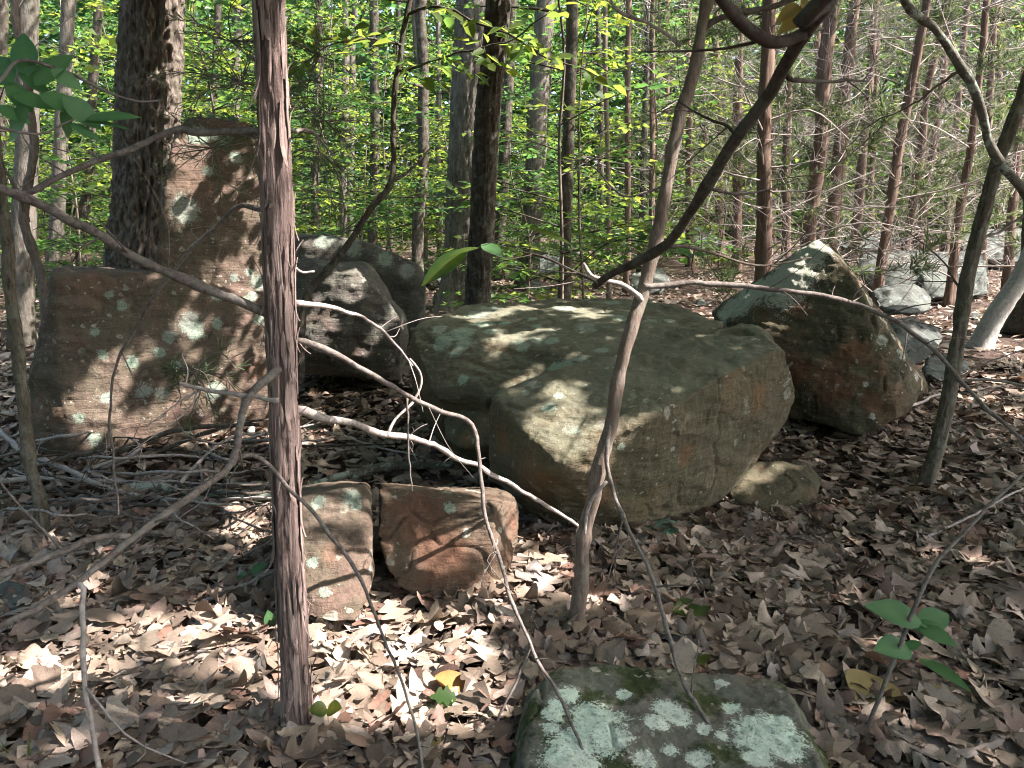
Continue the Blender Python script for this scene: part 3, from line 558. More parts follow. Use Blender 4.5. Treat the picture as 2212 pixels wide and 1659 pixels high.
# ------------------------------------------------------------------ trees
def trunk_path(pxb, d, pxt, H, pyt=0, curve=0.0, seed=0, n=40):
    b = V(pxb, 829.5, d); b.z = tz(b.x, d)-.05; t = V(pxt, pyt, d); k = (H-b.z)/max(.3, t.z-b.z)
    e = b+(t-b)*k; m = (b+e)/2+Vector((curve, 0, 0))
    P = spline([b, (b+m)/2+Vector((curve*.3, 0, 0)), m, e], n); return wobble(P, .012*d**.5, .8, seed)
def trunk_mesh(P, R, sides, bark, seed, amp=0.01, flare=.5, fh=.35):
    n = len(P); T, U, B = frames(P); s = np.concatenate([[0], np.cumsum(np.linalg.norm(np.diff(P, axis=0), axis=1))])
    th = np.arange(sides)*2*math.pi/sides; TH, Sg = np.meshgrid(th, s); r0 = np.mean(R)
    c = np.stack([np.cos(TH).ravel()*r0, np.sin(TH).ravel()*r0, Sg.ravel()], 1)
    rad = np.repeat(R[:, None], sides, 1)*(1+flare*np.exp(-s/fh)[:, None]*(1+.6*np.sin(TH*4+seed)))
    if bark == 'oak':
        f = fbm(c*np.array([24, 24, 5.5]), 3, seed); f2 = fbm(c*np.array([52, 52, 13]), 2, seed+4)
        dis = amp*(1-2.2*np.abs(f))+amp*.5*f2
    elif bark == 'cedar':
        f = fbm(c*np.array([55, 55, 3.6]), 3, seed); f2 = fbm(c*np.array([130, 130, 9]), 2, seed+4); f3 = np.round(fbm(c*np.array([26, 26, 7.]), 3, seed+8)*3)/3
        dis = amp*(f*.6+f2*.45+f3*1.1)
        rad = rad*(1+.07*np.sin(TH*2+seed+Sg*1.3)+.04*np.sin(TH*5+Sg*.8))
    else:
        dis = amp*fbm(c*np.array([14, 14, 3.]), 3, seed)
    rad = rad+dis.reshape(n, sides)
    return tube(P, rad, sides)

def canopy_branchy(mb, P, n, zmin, lmin, lmax, r, seed, up=.5):
    rg = np.random.default_rng(seed); out = []
    for _ in range(n):
        i = rg.integers(int(len(P)*zmin), len(P)-1); a = rg.random()*2*math.pi; L = lmin+(lmax-lmin)*rg.random()
        d = np.array([math.cos(a), math.sin(a), up*rg.random()])
        Q = spline([P[i], P[i]+d*L*.5+rg.normal(0, .08*L, 3), P[i]+d*L+np.array([0, 0, .1*L*rg.normal()])], 9)
        mb.add(*tube(Q, np.linspace(r, r*.2, 9), 5)); out.append(Q)
    return out

def spray_leaves(curves, seed, step=.16, tw=(.2, .5), leafstep=.06, L=(.06, .11), wr=.62, tone=(.2, .9), six=False, mbw=None, vert=.25, start=.2):
    rg = np.random.default_rng(seed); A = []; D = []; Ln = []
    for Q in curves:
        ln = np.linalg.norm(np.diff(Q, axis=0), axis=1).sum(); k = max(2, int(ln/step))
        for j in range(k):
            t = start+(1-start)*(j+rg.random())/k; x = t*(len(Q)-1); i = min(int(x), len(Q)-2); p = Q[i]+(Q[i+1]-Q[i])*(x-i)
            T = Q[i+1]-Q[i]; T = T/np.linalg.norm(T); side = np.cross(T, [0, 0, 1]); side = side/(np.linalg.norm(side)+1e-9)*(1 if (j % 2) else -1)
            d = T*(.4+.4*rg.random())+side*(.5+.6*rg.random())+np.array([0, 0, rg.normal(0, vert)]); A.append(p); D.append(d/np.linalg.norm(d)); Ln.append((tw[0]+(tw[1]-tw[0])*rg.random())*(1.15-.6*t))
        A.append(Q[-1]); D.append((Q[-1]-Q[-2])/np.linalg.norm(Q[-1]-Q[-2])); Ln.append(tw[0])
    A = np.array(A); D = np.array(D); Ln = np.array(Ln)
    if mbw is not None:
        S2 = np.cross(D, [0, 0, 1.]); S2 = unit(S2)*.0022; Zv = np.array([0, 0, .0022])
        v = np.stack([A+S2, A-S2, A+D*Ln[:, None], A+Zv], 1).reshape(-1, 3); b = (np.arange(len(A))*4)[:, None, None]
        mbw.add(v, t=(b+np.array([[0, 1, 2], [1, 3, 2], [3, 0, 2]])).reshape(-1, 3))
    cnt = np.maximum(2, (Ln/leafstep).astype(int)); idx = np.repeat(np.arange(len(A)), cnt); N = len(idx)
    j = np.arange(N)-np.repeat(np.cumsum(cnt)-cnt, cnt); t = (j+.6)/cnt[idx]; sg = np.where(j % 2 == 0, 1., -1.)[:, None]
    T = D[idx]; Sd = unit(np.cross(T, np.array([0, 0, 1.]))+1e-6)
    P = A[idx]+T*(Ln[idx]*t)[:, None]
    dd = T*(.5+.5*rg.random((N, 1)))+Sd*sg*(.6+.5*rg.random((N, 1)))+rg.normal(0, .2, (N, 3)); dd[:, 2] -= .12
    nn = np.array([0, 0, 1.])+rg.normal(0, .42, (N, 3))
    Lf = L[0]+(L[1]-L[0])*rg.random(N)
    return leaf_batch(P, dd, nn, Lf, Lf*wr*(.85+.3*rg.random(N)), six, tone[0]+(tone[1]-tone[0])*np.clip(rg.random(N)*.75+.25*rg.random(), 0, 1))

def broad_tree(name, pxb, d, pxt, wpx, label, mat, H=10., pyt=0, bark='', sides=14, rings=40, nlimb=10, zmin=.35, leafy=True, seed=0, curve=0., group=None, tone=(.2, .9), amp=None, taper=.35, flare=.4, cat='tree', lleaf=(.07, .12), limbL=(1., 2.6)):
    P = trunk_path(pxb, d, pxt, H, pyt, curve, seed, rings); dc = d*CP
    r = wpx/FPX*dc*1.02/2
    R = r*(1.08-taper*np.linspace(0, 1, len(P)))
    root = empty(name, P[0], label, cat, group)
    mb = MB(); mb.add(*trunk_mesh(P, R, sides, bark, seed, amp if amp is not None else r*.09, flare, .25)); mb.build('trunk', M[mat], root)
    if nlimb:
        br = MB(); cs = canopy_branchy(br, P, nlimb, zmin, limbL[0], limbL[1], min(.03, r*.4), seed+1)
        if leafy:
            v, t, a = spray_leaves(cs, seed+2, L=lleaf, tone=tone, mbw=br); lm = MB(); lm.add(v, t=t, a=a); tag(lm.build('crown', M['leaf'], root, False), kind='stuff')
        tag(br.build('branches', M['dark'], root), kind='stuff')
    return root

# trunks seen in the photograph --------------------------------------------------
# the thick oak behind the slab boulder
def big_oak():
    pts = [V(300, 760, 7.05), V(303, 560, 7.05), V(315, 400, 7.05), V(322, 200, 7.05), V(330, 0, 7.05), V(338, -350, 7.05), V(345, -800, 7.05)]; pts[0].z = -.05
    P = spline(pts, 340); root = empty('oak_tree', P[0], 'thick oak with rugged dark bark standing behind the tall slab boulder', 'tree')
    R = np.interp(np.linspace(0, 1, len(P)), [0, .25, .5, 1], [.32, .25, .236, .19])
    mb = MB(); mb.add(*trunk_mesh(P, R, 144, 'oak', 5, .028, .25, .4)); mb.build('trunk', M['oak'], root)
    br = MB(); cs = canopy_branchy(br, P, 14, .75, 1.5, 3.2, .05, 9, .6); v, t, a = spray_leaves(cs, 4, tone=(.2, .8)); lm = MB(); lm.add(v, t=t, a=a); tag(lm.build('crown', M['leaf'], root, False), kind='stuff'); tag(br.build('branches', M['dark'], root), kind='stuff')
big_oak()

broad_tree('oak_tree', 1000, 12, 1034, 92, 'thick grey oak flaring at its foot, right behind the slim dark tree', 'oakgrey', 12, 0, 'oak', 90, 200, 10, .6, seed=11, amp=.016, flare=.45)
broad_tree('oak_tree', 1022, 9.2, 1072, 50, 'slim dark furrowed tree just behind the largest boulder, crossing the thick grey oak', 'dark', 10, 0, 'oak', 64, 220, 5, .7, seed=13, amp=.012, taper=.3, flare=.35, limbL=(.8, 1.8))
TR = [ # pxb, d, pxt, wpx, mat, leafy limbs, curve, label
    (1140, 15, 1180, 42, 'oakgrey', 6, 0., 'patchy grey tree with leaning trunk right of the thick grey oak'),
    (1075, 17, 1105, 26, 'dark', 4, 0., 'thin dark tree peeping out behind the thick grey oak'),
    (905, 14, 898, 24, 'dark', 6, .12, 'dark bowed tree above the right end of the dark boulders'),
    (925, 15.5, 880, 14, 'oakgrey', 3, .1, 'slim tree crossing the bowed dark trunk at its foot'),
    (815, 17, 808, 20, 'dark', 6, 0., 'straight dark tree above the middle of the dark boulders'),
    (752, 20, 748, 16, 'oakgrey', 4, 0., 'pale narrow tree between the shaggy cedar and the straight dark tree'),
    (692, 20, 688, 20, 'dark', 4, 0., 'dark narrow tree close to the right of the shaggy cedar'),
    (768, 24, 765, 14, 'oakgrey', 4, 0., 'far thin grey tree beside the pale narrow tree'),
    (1215, 11, 1243, 25, 'dark', 4, -.04, 'slim dark tree with broken stub right of the patchy grey tree'),
    (1312, 13, 1300, 10, 'sapling', 4, .05, 'wispy sapling standing left of the forked sapling'),
    (1348, 14, 1352, 13, 'cedarfar', 3, .03, 'thin brown sapling leaning slightly, left of the forked sapling'),
    (1295, 18, 1290, 12, 'dark', 5, 0., 'far thin dark sapling behind the wispy sapling'),
    (1375, 19, 1400, 14, 'dark', 4, 0., 'far dark pole almost hidden behind the forked sapling'),
    (60, 9, 62, 44, 'oakgrey', 6, 0., 'grey furrowed tree at the left behind the thin leaning sapling'),
    (130, 12, 150, 28, 'oakgrey', 5, 0., 'greyish tree between the left grey tree and the thick oak'),
    (195, 16, 215, 20, 'dark', 5, 0., 'dark narrow tree just left of the thick oak'),
    (20, 15, 5, 24, 'dark', 6, 0., 'dark tree farthest left in the woods'),
    (450, 16, 470, 16, 'dark', 5, 0., 'slim dark tree showing above the slab boulder shoulder'),
    (520, 20, 515, 20, 'oakgrey', 5, 0., 'pale tree left of the shaggy cedar, above the slab boulder'),
    (1010, 24, 1005, 16, 'dark', 5, 0., 'far dark tree left of the thick grey oak'),
    (955, 22, 945, 12, 'oakgrey', 5, 0., 'far thin pale tree between the bowed dark tree and the thick grey oak'),
    (850, 24, 860, 12, 'dark', 5, 0., 'far thin dark tree right of the straight dark tree'),
]
for i, (pxb, d, pxt, w, mat, nl, cv, lab) in enumerate(TR):
    broad_tree('oak_tree' if w > 18 else 'young_tree', pxb, d, pxt, w, lab, mat, 10.5, 0, '', 12, 40, nl, .3, seed=40+i*3, curve=cv, amp=w/FPX*d*.05)

# cedars of the right-hand stand ---------------------------------------------------
def cedar_tree(pxb, d, pxt, w, label, seed, pyt=0, H=8., ndead=30, nlive=8, curve=0., mat='cedarfar', group=None, bare=False):
    P = trunk_path(pxb, d, pxt, H, pyt, curve, seed, 44); r = w/FPX*d*CP*1.0/2
    R = r*(1.05-.5*np.linspace(0, 1, 44)); root = empty('cedar_tree', P[0], label, 'tree', group)
    mb = MB(); mb.add(*trunk_mesh(P, R, 16, 'cedar', seed, r*.10, .5, .25)); mb.build('trunk', M[mat], root)
    rg = np.random.default_rng(seed); dead = MB(); live = MB(); lw = MB(); NP = []; ND = []
    for k in range(ndead+nlive):
        z = .06+.9*rg.random(); i = min(42, int(z*43)); a = rg.random()*2*math.pi; L = (.6+1.9*rg.random())*(1.1-.4*z)
        dr = np.array([math.cos(a), math.sin(a), .05+.5*rg.random()]); Q = spline([P[i], P[i]+dr*L*.5+rg.normal(0, .07, 3), P[i]+dr*L+np.array([0, 0, rg.normal(0, .2)])], 8)
        rr = .007+.008*rg.random(); tgt = dead if k < ndead else lw
        tgt.add(*tube(Q, np.linspace(rr, rr*.3, 8), 4, False))
        tw = twigs_on(tgt, Q, np.linspace(rr, rr*.3, 8), 7, .15, .6, seed*100+k, .0035, .15, 2, .1, True)
        if k >= ndead:
            for q in tw+[Q]:
                m = max(4, int(24*np.linalg.norm(q[-1]-q[0]))); x = rg.random(m)*(len(q)-1.01); ix = x.astype(int); pp = q[ix]+(q[ix+1]-q[ix])*(x-ix)[:, None]
                for _ in range(3): NP.append(pp); ND.append(unit(unit(q[ix+1]-q[ix])*.8+rg.normal(0, .6, (m, 3))+np.array([0, 0, .15])))
    tag(dead.build('dead_branches', M['dead'], root, False), kind='stuff')
    if NP:
        NP = np.concatenate(NP); ND = np.concatenate(ND); n = len(NP); Lf = .08+.12*rg.random(n)
        v, t, a = leaf_batch(NP, ND, rg.normal(0, 1, (n, 3)), Lf, .010+.014*rg.random(n), False, rg.random(n)**1.4)
        live.add(v, t=t, a=a); tag(live.build('needles', M['needle'], root, False), kind='stuff'); tag(lw.build('live_branches', M['branch'], root, False), kind='stuff')
    return root
CT = [(1632, 10.5, 1662, 34, 'reddish cedar with straight fibrous trunk between the forked sapling and the pyramid-shaped boulder'),
      (1722, 12.5, 1800, 34, 'leaning brown cedar directly behind the tip of the pyramid-shaped boulder'),
      (1765, 14.5, 1850, 30, 'leaning cedar with flaky bark close right of the brown leaning cedar'),
      (1868, 12, 1998, 22, 'strongly leaning bare cedar above the right ridge of the pyramid-shaped boulder'),
      (1915, 15, 2040, 18, 'thin leaning cedar beside the strongly leaning bare cedar'),
      (2030, 12.5, 2130, 18, 'leaning cedar rising behind the long pale ledge'),
      (1950, 18, 2060, 18, 'far leaning cedar left of the long pale ledge'),
      (1680, 17, 1705, 20, 'far cedar between the reddish and the brown leaning cedars'),
      (1575, 18, 1600, 22, 'far dark cedar just right of the forked sapling'),
      (1540, 22, 1548, 18, 'farthest narrow cedar right of the forked sapling'),
      (1480, 20, 1485, 16, 'far narrow cedar behind the curved dark limb'),
      (1430, 24, 1440, 14, 'farthest cedar behind the forked sapling'),
      (1815, 20, 1890, 20, 'far cedar framed between the two leaning cedars'),
      (2090, 17, 2150, 18, 'far cedar behind the rough leaning sapling'),
      (2150, 14, 2230, 20, 'brown cedar right of the long pale ledge'),
      (2190, 20, 2240, 18, 'far cedar at the right end of the stand'),
      (2010, 22, 2090, 16, 'farthest cedar above the long pale ledge'),
      (1745, 23, 1770, 16, 'far shaded cedar low between the leaning trunks'),
      (1850, 25, 1900, 14, 'farthest thin cedar behind the grey outcrop'),
      (1400, 16, 1412, 14, 'thin cedar left of the far dark pole'),
      (1650, 26, 1670, 14, 'distant cedar behind the reddish cedar'),
      (1510, 28, 1520, 14, 'distant cedar right of the curved dark limb'),
      (1940, 28, 1990, 14, 'distant cedar between leaning trunks'),
      (2120, 27, 2160, 14, 'distant cedar far right')]
for i, (pxb, d, pxt, w, lab) in enumerate(CT):
    cedar_tree(pxb, d, pxt, w, lab, 200+i, ndead=70 if d < 20 else 40, nlive=9 if d < 20 else 15, H=7.5 if d < 18 else 9.)

# understory trees with layered leaves -------------------------------------------------
def understory_proto(seed, H, nb, rad, tone, L=(.06, .165), zmin=.06):
    P = wobble(spline([(0, 0, -.05), (.1, 0, H*.5), (.05, .1, H)], 26), .22, .6, seed); root = empty('understory_tree', (0, 0, 0), None, None)
    mb = MB(); mb.add(*tube(P, np.linspace(.022, .006, 26), 6)); mb.build('trunk', M['sapling'], root)
    rg = np.random.default_rng(seed); br = MB(); cs = []
    for _ in range(nb):
        z = zmin+(1-zmin)*rg.random(); i = min(24, int(z*25)); a = rg.random()*2*math.pi; ln = rad*(.45+.65*rg.random())*(1.1-.45*z)
        d = np.array([math.cos(a), math.sin(a), .12+.35*rg.random()]); Q = spline([P[i], P[i]+d*ln*.55, P[i]+d*ln-np.array([0, 0, .12*ln])], 8)
        br.add(*tube(Q, np.linspace(.009, .003, 8), 4, False)); cs.append(Q)
    v, t, a = spray_leaves(cs, seed+1, .17, (.22, .55), .062, L, .6, tone, False, br, .2, .25)
    lm = MB(); lm.add(v, t=t, a=a); tag(lm.build('crown', M['leaf'], root, False), kind='stuff'); tag(br.build('branches', M['dark'], root, False), kind='stuff')
    return root
def copy_tree(o, parent=None):
    c = o.copy(); COL.objects.link(c); c.parent = parent
    for ch in o.children: copy_tree(ch, c)
    return c
protos = [understory_proto(300+i, H, nb, rad, tone) for i, (H, nb, rad, tone) in enumerate([(6.5, 40, 1.7, (.15, .8)), (5.0, 36, 1.6, (.45, 1.)), (7.5, 44, 2.0, (.0, .4)), (4.2, 32, 1.5, (.5, 1.)), (6.0, 40, 1.8, (.0, .5)), (2.6, 26, 1.3, (.1, .7)), (1.7, 22, 1.1, (.0, .6))])]
MARKS = [(-90, 'outside the left edge'), (120, 'left of the thick oak'), (330, 'beyond the thick oak'), (560, 'behind the slab boulder shoulder'), (720, 'right of the shaggy cedar'), (860, 'above the dark boulders'), (1000, 'left of the thick grey oak'), (1130, 'behind the thick grey oak'), (1270, 'right of the patchy grey tree'), (1420, 'behind the forked sapling'), (1600, 'behind the curved dark limb'), (1800, 'among the leaning cedars'), (2300, 'behind the long pale ledge'), (9999, 'outside the right edge')]
US = []
rg = np.random.default_rng(17)
for px in (40, 190, 420, 500, 650, 745, 1120, 1190, 1260): US.append((px+rg.normal(0, 15), 9.5+3*rg.random()))
for px in range(-60, 1420, 70): US.append((px+rg.normal(0, 25), 13.5+4*rg.random()))
for px in range(-80, 1620, 52): US.append((px+rg.normal(0, 25), 18+5*rg.random()))
for px in range(-100, 2320, 55): US.append((px+rg.normal(0, 25), 24+7*rg.random()))
for px in range(-900, -90, 75): US.append((px+rg.normal(0, 25), 12+6*rg.random())); US.append((px+rg.normal(0, 25), 22+7*rg.random()))
for px in range(2330, 2900, 90): US.append((px+rg.normal(0, 25), 22+7*rg.random()))
words_d = lambda d: 'near' if d < 13.5 else 'middle-distance' if d < 18.5 else 'far' if d < 25 else 'farthest'
used = {}
first = [True]*len(protos)
LB = {}
for i, (px, d) in enumerate(US):
    k = [0, 1, 3, 1, 4, 2, 5, 0, 3, 6][i % 10]
    if px < 330 and d < 13: k = 5
    o = protos[k] if first[k] else copy_tree(protos[k]); first[k] = False
    p = V(px, 829.5, d); o.location = (p.x, p.y, tz(p.x, p.y)); o.rotation_euler = (0, 0, rg.random()*6.28); s = .85+.35*rg.random(); o.scale = (s, s, s)
    mk = next(t for x, t in MARKS if px < x)
    ht = 'low leafy' if k in (5, 6) else 'tall airy' if k in (0, 2) else 'bright bushy'
    tag(o, f'{ht} green understory tree, {words_d(d)}, {mk}', 'tree', 'green understory trees among the trunks'); LB.setdefault(o['label'], []).append((px, o))
for lab, lst in LB.items():
    if len(lst) > 1:
        lst.sort(key=lambda e: e[0]); ends = {2: ['left of two', 'right of two'], 3: ['left of three', 'middle of three', 'right of three']}.get(len(lst)) or ['leftmost']+[f'{w} from left' for w in ('second', 'third', 'fourth', 'fifth', 'sixth', 'seventh')][:len(lst)-1]
        for (px, o), e in zip(lst, ends): o['label'] = f'{lab}, {e}'
# low shrubs filling the foot of the woods at the back
# distant woods: one far-off mass of leaves
n = 250000; rg = np.random.default_rng(5); yy = 31+32*rg.random(n); xx = (rg.random(n)*2-1)*yy*1.15; zz = 18*rg.random(n)**1.15
Pn = np.stack([xx, yy, zz], 1); cl = fbm(Pn*.55, 3, 71); kp = cl > -.45-.016*(Pn[:, 1]-33); Pn = Pn[kp]; n = len(Pn); Pn[:, 2] += terrain(Pn[:, 0], Pn[:, 1])-.2
Dn = rg.normal(0, 1, (n, 3)); Dn[:, 2] *= .4; Nn = rg.normal(0, .5, (n, 3)); Nn[:, 2] += 1
v, t, a = leaf_batch(Pn, Dn, Nn, .32+.30*rg.random(n), .24+.20*rg.random(n), False, np.clip(.22+.45*fbm(Pn*.3, 2, 9)+.35*rg.random(n), 0, 1))
mb = MB(); mb.add(v, t=t, a=a); far = mb.build('distant_woods', M['leaf'], None, False, (0, 33, 0)); tag(far, kind='stuff')

n = 19000; rg = np.random.default_rng(6); th = rg.uniform(math.radians(145), math.radians(312), n); rr = 9+9*rg.random(n); Pn = np.stack([rr*np.cos(th), rr*np.sin(th)-1, 9*rg.random(n)], 1)  # unseen leaf ring, added to cut low sky light; sun side left open
px, py, zc = project(Pn); Pn = Pn[~((zc > 0) & (px > -300) & (px < 2500))]; n = len(Pn); Dn = rg.normal(0, 1, (n, 3)); Nn = rg.normal(0, .6, (n, 3)); Nn[:, 2] += .7
v, t, a = leaf_batch(Pn, Dn, Nn, .3+.2*rg.random(n), .2+.14*rg.random(n), False, rg.random(n)); mb = MB(); mb.add(v, t=t, a=a); tag(mb.build('surrounding_woods', M['canopy'], None, False, (0, -8, 0)), kind='stuff')

# unseen oaks added for shade: crowns laid sunward and cut for sun patches ----------
CR = [(5.4, .9), (8.2, 6.2), (7.6, 10.5), (11.5, 2.5), (2.6, -3.2)]
crown_trees = []
for i, (x, y) in enumerate(CR):
    P = spline([(x, y, tz(x, y)-.1), (x+.1, y+.1, 4), (x-.1, y, 10.5)], 40); root = empty('oak_tree', P[0], f'tall oak outside the view whose crown shades the boulders, number {i+1} from the front' if False else ['tall oak standing right of the mossy lichened rock', 'tall oak standing right of the pyramid-shaped boulder', 'tall oak standing right of the long pale ledge', 'tall oak set back to the right of the rough sapling', 'tall oak standing behind the viewpoint'][i], 'tree', 'oaks shading the boulders')
    mb = MB(); mb.add(*trunk_mesh(P, np.linspace(.17, .07, 40), 14, '', i, .01, .5, .3)); mb.build('trunk', M['oakgrey'], root); crown_trees.append((root, P))
def canopy(n, x0, x1, y0, y1, h0, h1, L, clump, thr, seed, near):
    rg = np.random.default_rng(seed); Q = np.stack([x0+(x1-x0)*rg.random(n), y0+(y1-y0)*rg.random(n), np.zeros(n)], 1); h = h0+(h1-h0)*rg.random(n)
    P = Q+np.outer(h/S[2], S)
    if thr is not None: P = P[fbm(P*clump, 2, seed+3) > thr]
    if near: P = P[shade_keep(P)]
    # nothing hangs into the picture
    px, py, zc = project(P); vis = (zc > 0) & (py > -60) & (px > -150) & (px < 2360); P = P[~vis] if near else P[~(vis & (P[:, 1] < 17))]
    n = len(P); D = rg.normal(0, 1, (n, 3)); D[:, 2] *= .5; N2 = rg.normal(0, .55, (n, 3)); N2[:, 2] += .8; Lf = L*(.75+.5*rg.random(n))
    return P, D, N2, Lf, rg
P, D, N2, Lf, rg = canopy(135000, -6.5, 5.2, -.6, 9.5, 3.5, 5.4, .135, 1, None, 3, True)
own = np.argmin(np.stack([(P[:, 0]-x)**2*.5+(P[:, 1]-y)**2 for x, y in CR]), 0)
for i, (root, tp) in enumerate(crown_trees):
    k = own == i
    if not k.any(): continue
    v, t, a = leaf_batch(P[k], D[k], N2[k], Lf[k], Lf[k]*.66, False, rg.random(int(k.sum())))
    mb = MB(); mb.add(v, t=t, a=a); tag(mb.build('crown', M['canopy'], root, False), kind='stuff')
    br = MB(); c = P[k]; sel = c[rg.choice(len(c), min(14, len(c)), False)]
    for e in sel:
        b = tp[min(39, int(20+18*rg.random()))]; Qb = spline([b, (b+e)/2+np.array([0, 0, .5]), e], 10); br.add(*tube(Qb, np.linspace(.03, .006, 10), 5))
    tag(br.build('branches', M['dark'], root), kind='stuff')
P, D, N2, Lf, rg = canopy(70000, -30, 30, 9.0, 46, 6.5, 13, .24, .21, .12, 8, False)
v, t, a = leaf_batch(P, D, N2, Lf, Lf*.66, False, rg.random(len(P)))
mb = MB(); mb.add(v, t=t, a=a); tag(mb.build('high_foliage', M['leaf'], None, False, (0, 20, 0)), kind='stuff')

# ------------------------------------------------------------------ shaggy cedar in front
def front_cedar():
    pts = [V(644, 1640, 1.985), V(634, 1400, 1.985), V(619, 1100, 1.985), V(610, 800, 1.985), V(600, 500, 1.98), V(588, 200, 1.97), V(578, -60, 1.96), V(560, -500, 1.95), V(545, -900, 1.94)]
    P = spline(pts, 400); root = empty('cedar_tree', P[0], 'shaggy reddish cedar trunk with peeling bark standing in front of the slab boulder', 'tree')
    wpx = np.interp(np.linspace(0, 1, 400), [0, .12, .3, .5, .68, 1], [72, 64, 62, 66, 64, 44]); dist = np.linalg.norm(P-np.array([0, 0, CAM_H]), axis=1)
    R = wpx/FPX*dist*CP*.425
    mb = MB(); mb.add(*trunk_mesh(P, R, 110, 'cedar', 21, .0048, .5, .07)); mb.build('trunk', M['cedar'], root)
    rg = np.random.default_rng(3); st = MB(); T, U, B = frames(P)
    for k in range(230):
        i = rg.integers(12, 320); m = rg.integers(8, 34); a = rg.random()*6.28; w = .002+.007*rg.random()**1.5; lift = .004+.032*rg.random()**2; bow = .5*rg.normal()
        ids = np.minimum(np.arange(i, i+m), 399); tt = np.linspace(-1, 1, m); out = R[ids]+.004+lift*np.abs(tt)**3*(tt > 0 if rg.random() < .5 else tt < 0)
        an = a+bow*.1*tt; rd = U[ids]*np.cos(an)[:, None]+B[ids]*np.sin(an)[:, None]; tn = -U[ids]*np.sin(an)[:, None]+B[ids]*np.cos(an)[:, None]
        c = P[ids]+rd*out[:, None]; ww = w*(1-.7*np.abs(tt)**2)[:, None]; c2 = c+rd*.0022
        v = np.concatenate([c-tn*ww, c2, c+tn*ww]); q = []
        for j in range(m-1): q += [[j, j+1, m+j+1, m+j], [m+j, m+j+1, 2*m+j+1, 2*m+j]]
        st.add(v, q=np.array(q))
    M['strip'] = bark_mat('peeling_bark', (.12, .085, .072), (.36, .29, .255), (.22, .165, .14), 170, 7, .006)
    tag(st.build('bark_strips', M['strip'], root), kind='stuff')
    def br(pts, r0, r1, n=36, tw=4, seed=0, mat='branch', lab=None, tl=(.05, .25), amp=.008):
        if 560 < pts[0][0] < 660: pts = [(p[0], p[1], p[2]-.085*(1-i/(len(pts)-1))**2) for i, p in enumerate(pts)]
        m = MB(); Pq, Rq = limb(m, [V(*p) for p in pts], r0, r1, n, 8, amp, 9, seed); o = m.build('branch', M[mat], root)
        if tw:
            m2 = MB(); twigs_on(m2, Pq, Rq, tw, tl[0], tl[1], seed+50, .0022, .25, 1, -.05); tag(m2.build('twigs', M[mat], o), kind='stuff')
        return Pq, Rq
    br([(598, 690, 2.07), (470, 640, 2.0), (300, 560, 1.92), (180, 490, 1.85), (90, 440, 1.8), (0, 405, 1.76), (-120, 350, 1.7)], .014, .009, 50, 6, 1)
    br([(575, 286, 2.05), (500, 285, 2.05), (440, 288, 2.02), (385, 280, 2.0), (300, 310, 1.95), (200, 350, 1.9), (100, 400, 1.85), (50, 420, 1.83)], .010, .006, 40, 3, 2)
    br([(610, 470, 2.05), (560, 455, 2.1), (515, 450, 2.12), (440, 510, 2.15), (365, 600, 2.18), (300, 690, 2.2), (250, 790, 2.22), (238, 900, 2.25), (242, 1000, 2.28), (255, 1110, 2.3)], .007, .0035, 44, 5, 3)
    br([(640, 885, 2.1), (740, 908, 2.22), (830, 935, 2.36), (900, 945, 2.45), (980, 985, 2.6), (1060, 1020, 2.72), (1130, 1065, 2.82), (1200, 1100, 2.92), (1246, 1135, 2.97)], .0125, .007, 60, 7, 4, 'dead', amp=.012)
    br([(640, 735, 2.08), (740, 775, 2.15), (850, 838, 2.25), (940, 885, 2.35), (1018, 918, 2.4), (1035, 1000, 2.35), (1050, 1120, 2.28), (1080, 1220, 2.2), (1145, 1390, 2.05), (1190, 1470, 1.95), (1290, 1680, 1.72)], .0095, .004, 70, 8, 5)
    br([(1145, 1390, 2.05), (1110, 1480, 2.0), (1060, 1600, 1.95), (1030, 1660, 1.9)], .005, .003, 20, 2, 6)
    br([(640, 655, 2.08), (700, 660, 2.15), (780, 685, 2.3), (830, 715, 2.4), (890, 790, 2.5)], .008, .004, 26, 4, 7, 'dead')
    br([(885, 775, 2.5), (908, 815, 2.5), (890, 865, 2.48), (850, 905, 2.45), (838, 934, 2.42)], .0035, .006, 20, 0, 8, 'dead')
    br([(600, 800, 2.02), (560, 835, 1.9), (530, 880, 1.8), (512, 940, 1.7), (498, 1010, 1.6), (430, 1055, 1.45), (350, 1110, 1.3), (285, 1165, 1.2), (150, 1260, 1.08), (20, 1335, 1.0), (-60, 1380, .97)], .0105, .0045, 60, 7, 9)
    br([(290, 1165, 1.2), (200, 1160, 1.15), (80, 1210, 1.08), (-60, 1270, 1.0)], .006, .004, 24, 3, 10)
    br([(170, 1260, 1.08), (172, 1330, 1.06), (180, 1440, 1.05), (200, 1550, 1.03), (212, 1680, 1.0)], .005, .0035, 24, 1, 11, 'dead')
    br([(500, 985, 1.62), (560, 985, 1.7), (620, 1050, 1.72), (700, 1130, 1.7), (770, 1240, 1.68), (840, 1400, 1.62), (880, 1520, 1.58), (915, 1680, 1.5)], .006, .003, 36, 3, 12)
    br([(640, 285, 2.05), (680, 290, 2.1), (720, 330, 2.15)], .005, .002, 14, 3, 13)
    br([(600, 865, 2.0), (560, 860, 1.98), (480, 852, 1.97), (440, 840, 1.96), (390, 828, 1.95)], .007, .005, 20, 4, 14, 'dead')
    br([(640, 580, 2.08), (660, 583, 2.06), (680, 580, 2.05)], .0035, .003, 8, 0, 15, 'dead')
    br([(880, 860, 2.3), (884, 900, 2.3), (885, 1000, 2.28), (888, 1060, 2.28)], .0035, .002, 12, 0, 16)
    # a few living needle sprays
    rg = np.random.default_rng(31); tw = MB(); nd = MB(); NPs = []; NDs = []
